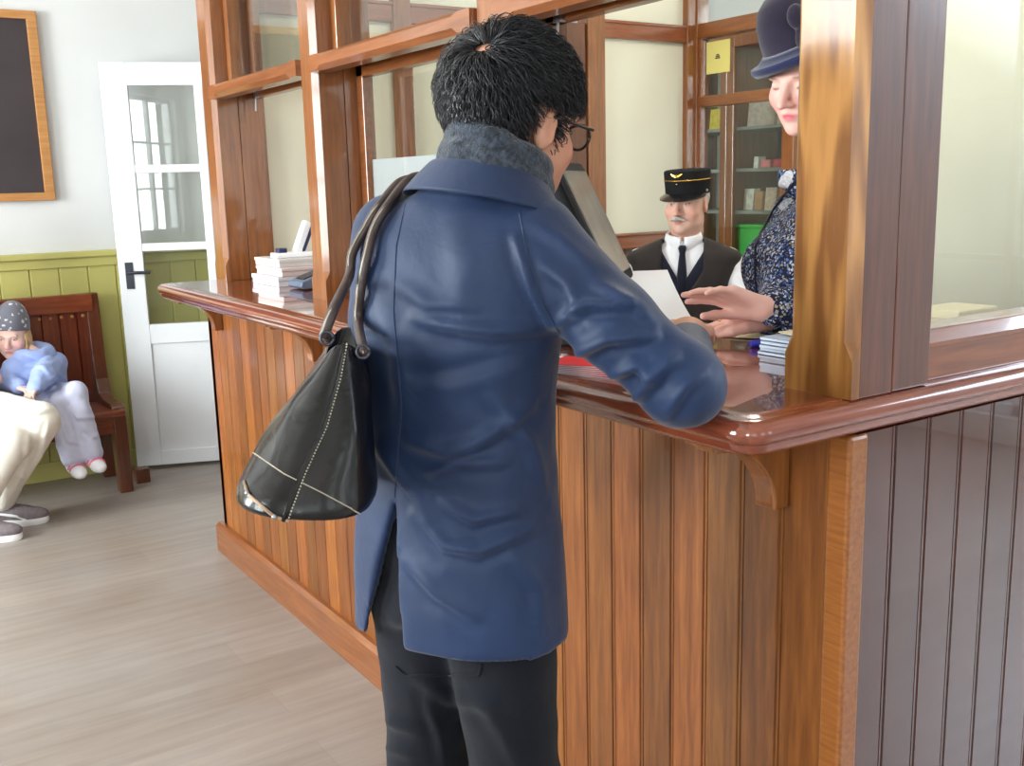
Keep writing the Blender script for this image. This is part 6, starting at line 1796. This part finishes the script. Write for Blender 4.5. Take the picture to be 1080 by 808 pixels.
for an, toe in ((a1, t1), (a2, t2)):
    d = toe - an; d[2] = 0; d /= np.linalg.norm(d); f_ = frame_yz((an[0], an[1], 0.0), d, (0, 0, 1)); ln = np.linalg.norm((toe - an)[:2])
    o_ = np.array((an[0], an[1], 0.08)); S = SDF(o_ - np.array((0.28, 0.28, 0.08)), o_ + np.array((0.28, 0.28, 0.12)), 0.006)
    S.ell(f_.p((0, ln * 0.55, 0.045)), (0.046, ln * 0.50, 0.036), 0.03, f_.R); S.ell(f_.p((0, -0.01, 0.060)), (0.038, 0.058, 0.048), 0.03, f_.R); S.rc(f_.p((0, 0.03, 0.075)), f_.p((0, 0.10, 0.058)), 0.034, 0.032, 0.02)
    S.op(lambda X, Y, Z: Z - 0.022 + 0 * X + 0 * Y, (-2, -2, -1), (2, 2, 0.022), 0, sub=True)
    so_ = sobj('sneaker', S.mesh(1), M['sneaker'], adu)
    out = []
    for i in range(40):
        a = 2 * PI * i / 40; c, s = math.cos(a), math.sin(a); out.append((0.047 * c * (1.0 if s > 0 else 0.86), (ln * 0.5 - 0.03) + (ln * 0.5 + 0.035) * s))
    obj('sole', MB().rings([[f_.p((x * k_, (y - ln * 0.5) * k_ + ln * 0.5, z)) for x, y in out] for k_, z in ((0.95, 0.0), (1.0, 0.008), (1.02, 0.020), (1.0, 0.030), (0.9, 0.031))]), M['sole'], so_, local=True, smooth=False, auto=math.radians(50))
    for s in (-1, 1):
        pts = [(0.10, 0.030), (0.06, 0.050), (0.00, 0.062), (-0.05, 0.070)]
        obj('stripe', MB().tube([f_.p((s * (0.040 - 0.10 * max(0, z - 0.045)), y + 0.02, z)) for y, z in pts], [0.006, 0.007, 0.006, 0.004], 8), M['sole'], so_, local=True)
    lc = MB()
    for q_ in range(5):
        y = 0.045 + q_ * 0.022; z = 0.104 - q_ * 0.008; lc.tube([f_.p((-0.018, y, z - 0.006)), f_.p((0, y + 0.003, z)), f_.p((0.018, y, z - 0.006))], 0.003, 6)
    obj('laces', lc, M['sneaker'], so_, local=True)
    obj('sock', MB().tube([f_.p((0, -0.005, 0.07)), f_.p((0, 0.0, 0.135))], 0.036, 14), M['sock'], adu, local=True, smooth=True)
# ================================================================ light: daylight through the windows, unseen ceiling lamps
def area(name, loc, rot, sx, sy, power, col=(1, 1, 1)):
    l = bpy.data.lights.new(name, 'AREA'); l.shape = 'RECTANGLE'; l.size = sx; l.size_y = sy; l.energy = power; l.color = col
    o = bpy.data.objects.new(name, l); COL.objects.link(o); o.location = loc; o.rotation_euler = rot
    return o


DAY = (0.92, 0.96, 1.0)
for i, h in enumerate(LEFT_WIN):
    area('window_daylight', (XL - 0.3, (h[0] + h[1]) / 2, 1.85), (0, -PI / 2, 0), 1.8, 1.35, (130, 170, 330)[i], DAY)
for i, h in enumerate(FRONT_WIN):
    area('window_daylight', ((h[0] + h[1]) / 2, YF - 0.3, 1.85), (PI / 2, 0, 0), 1.35, 1.8, (14, 14, 20)[i], DAY)
h = RIGHT_WIN[1]
area('window_daylight', (XR + 0.3, (h[0] + h[1]) / 2, 1.85), (0, PI / 2, 0), 1.8, 1.35, 110, DAY)
h = RIGHT_WIN[0]
l_ = area('window_daylight', (XR + 0.35, (h[0] + h[1]) / 2, 2.3), (0, PI / 2 - 0.75, 0), 1.6, 2.2, 110, (0.72, 0.84, 1.0)); l_.data.spread = math.radians(95)
w = bpy.data.worlds.new('sky'); SC.world = w; w.use_nodes = True
w.node_tree.nodes['Background'].inputs[0].default_value = (0.85, 0.92, 1.0, 1); w.node_tree.nodes['Background'].inputs[1].default_value = 1.0


def unseen_ceiling_lamp(x, y, label, power):
    g = thing('unseen_ceiling_lamp', label, 'lamp', (x, y, ZC))
    obj('mount', MB().lathe([(0, ZC), (0.06, ZC), (0.055, ZC - 0.02), (0, ZC - 0.025)], (x, y, 0), 24), M['steel'], g)
    obj('rod', MB().tube([(x, y, ZC - 0.02), (x, y, ZC - 0.32)], 0.008), M['steel'], g)
    m, nt, b = new_mat('unseen_lamp_glow'); setp(b, 0.4)
    b.inputs['Base Color'].default_value = (0.9, 0.88, 0.84, 1); b.inputs['Emission Color'].default_value = (1, 0.93, 0.84, 1); b.inputs['Emission Strength'].default_value = power
    obj('shade', MB().ball((x, y, ZC - 0.45), 0.15, 24, 14), m, g, smooth=True)


unseen_ceiling_lamp(2.75, 2.3, 'unseen opal globe lamp added as fill over the ticket office', 38)  # out-of-view lamp added to brighten the office
unseen_ceiling_lamp(0.0, 2.6, 'opal globe lamp hanging over the waiting hall', 10)

cam = bpy.data.cameras.new('camera'); co_ = bpy.data.objects.new('camera', cam); COL.objects.link(co_)
cam.sensor_fit = 'HORIZONTAL'; cam.sensor_width = 36; cam.lens = 36 * F_PX / 1080; cam.clip_start = 0.05
co_.matrix_world = Matrix(((CR[0], -CD[0], -CF[0], 0), (CR[1], -CD[1], -CF[1], 0), (CR[2], -CD[2], -CF[2], CAM_H), (0, 0, 0, 1)))
SC.camera = co_
vs = SC.view_settings
vs.view_transform = 'Standard'; vs.look = 'None'; vs.gamma = 1.0; vs.use_curve_mapping = False; vs.exposure = 0.30
SC.display_settings.display_device = 'sRGB'
SC.cycles.use_denoising = True
SC.cycles.max_bounces = 8; SC.cycles.transparent_max_bounces = 12; SC.cycles.caustics_reflective = False; SC.cycles.caustics_refractive = False
SC.cycles.sample_clamp_indirect = 6
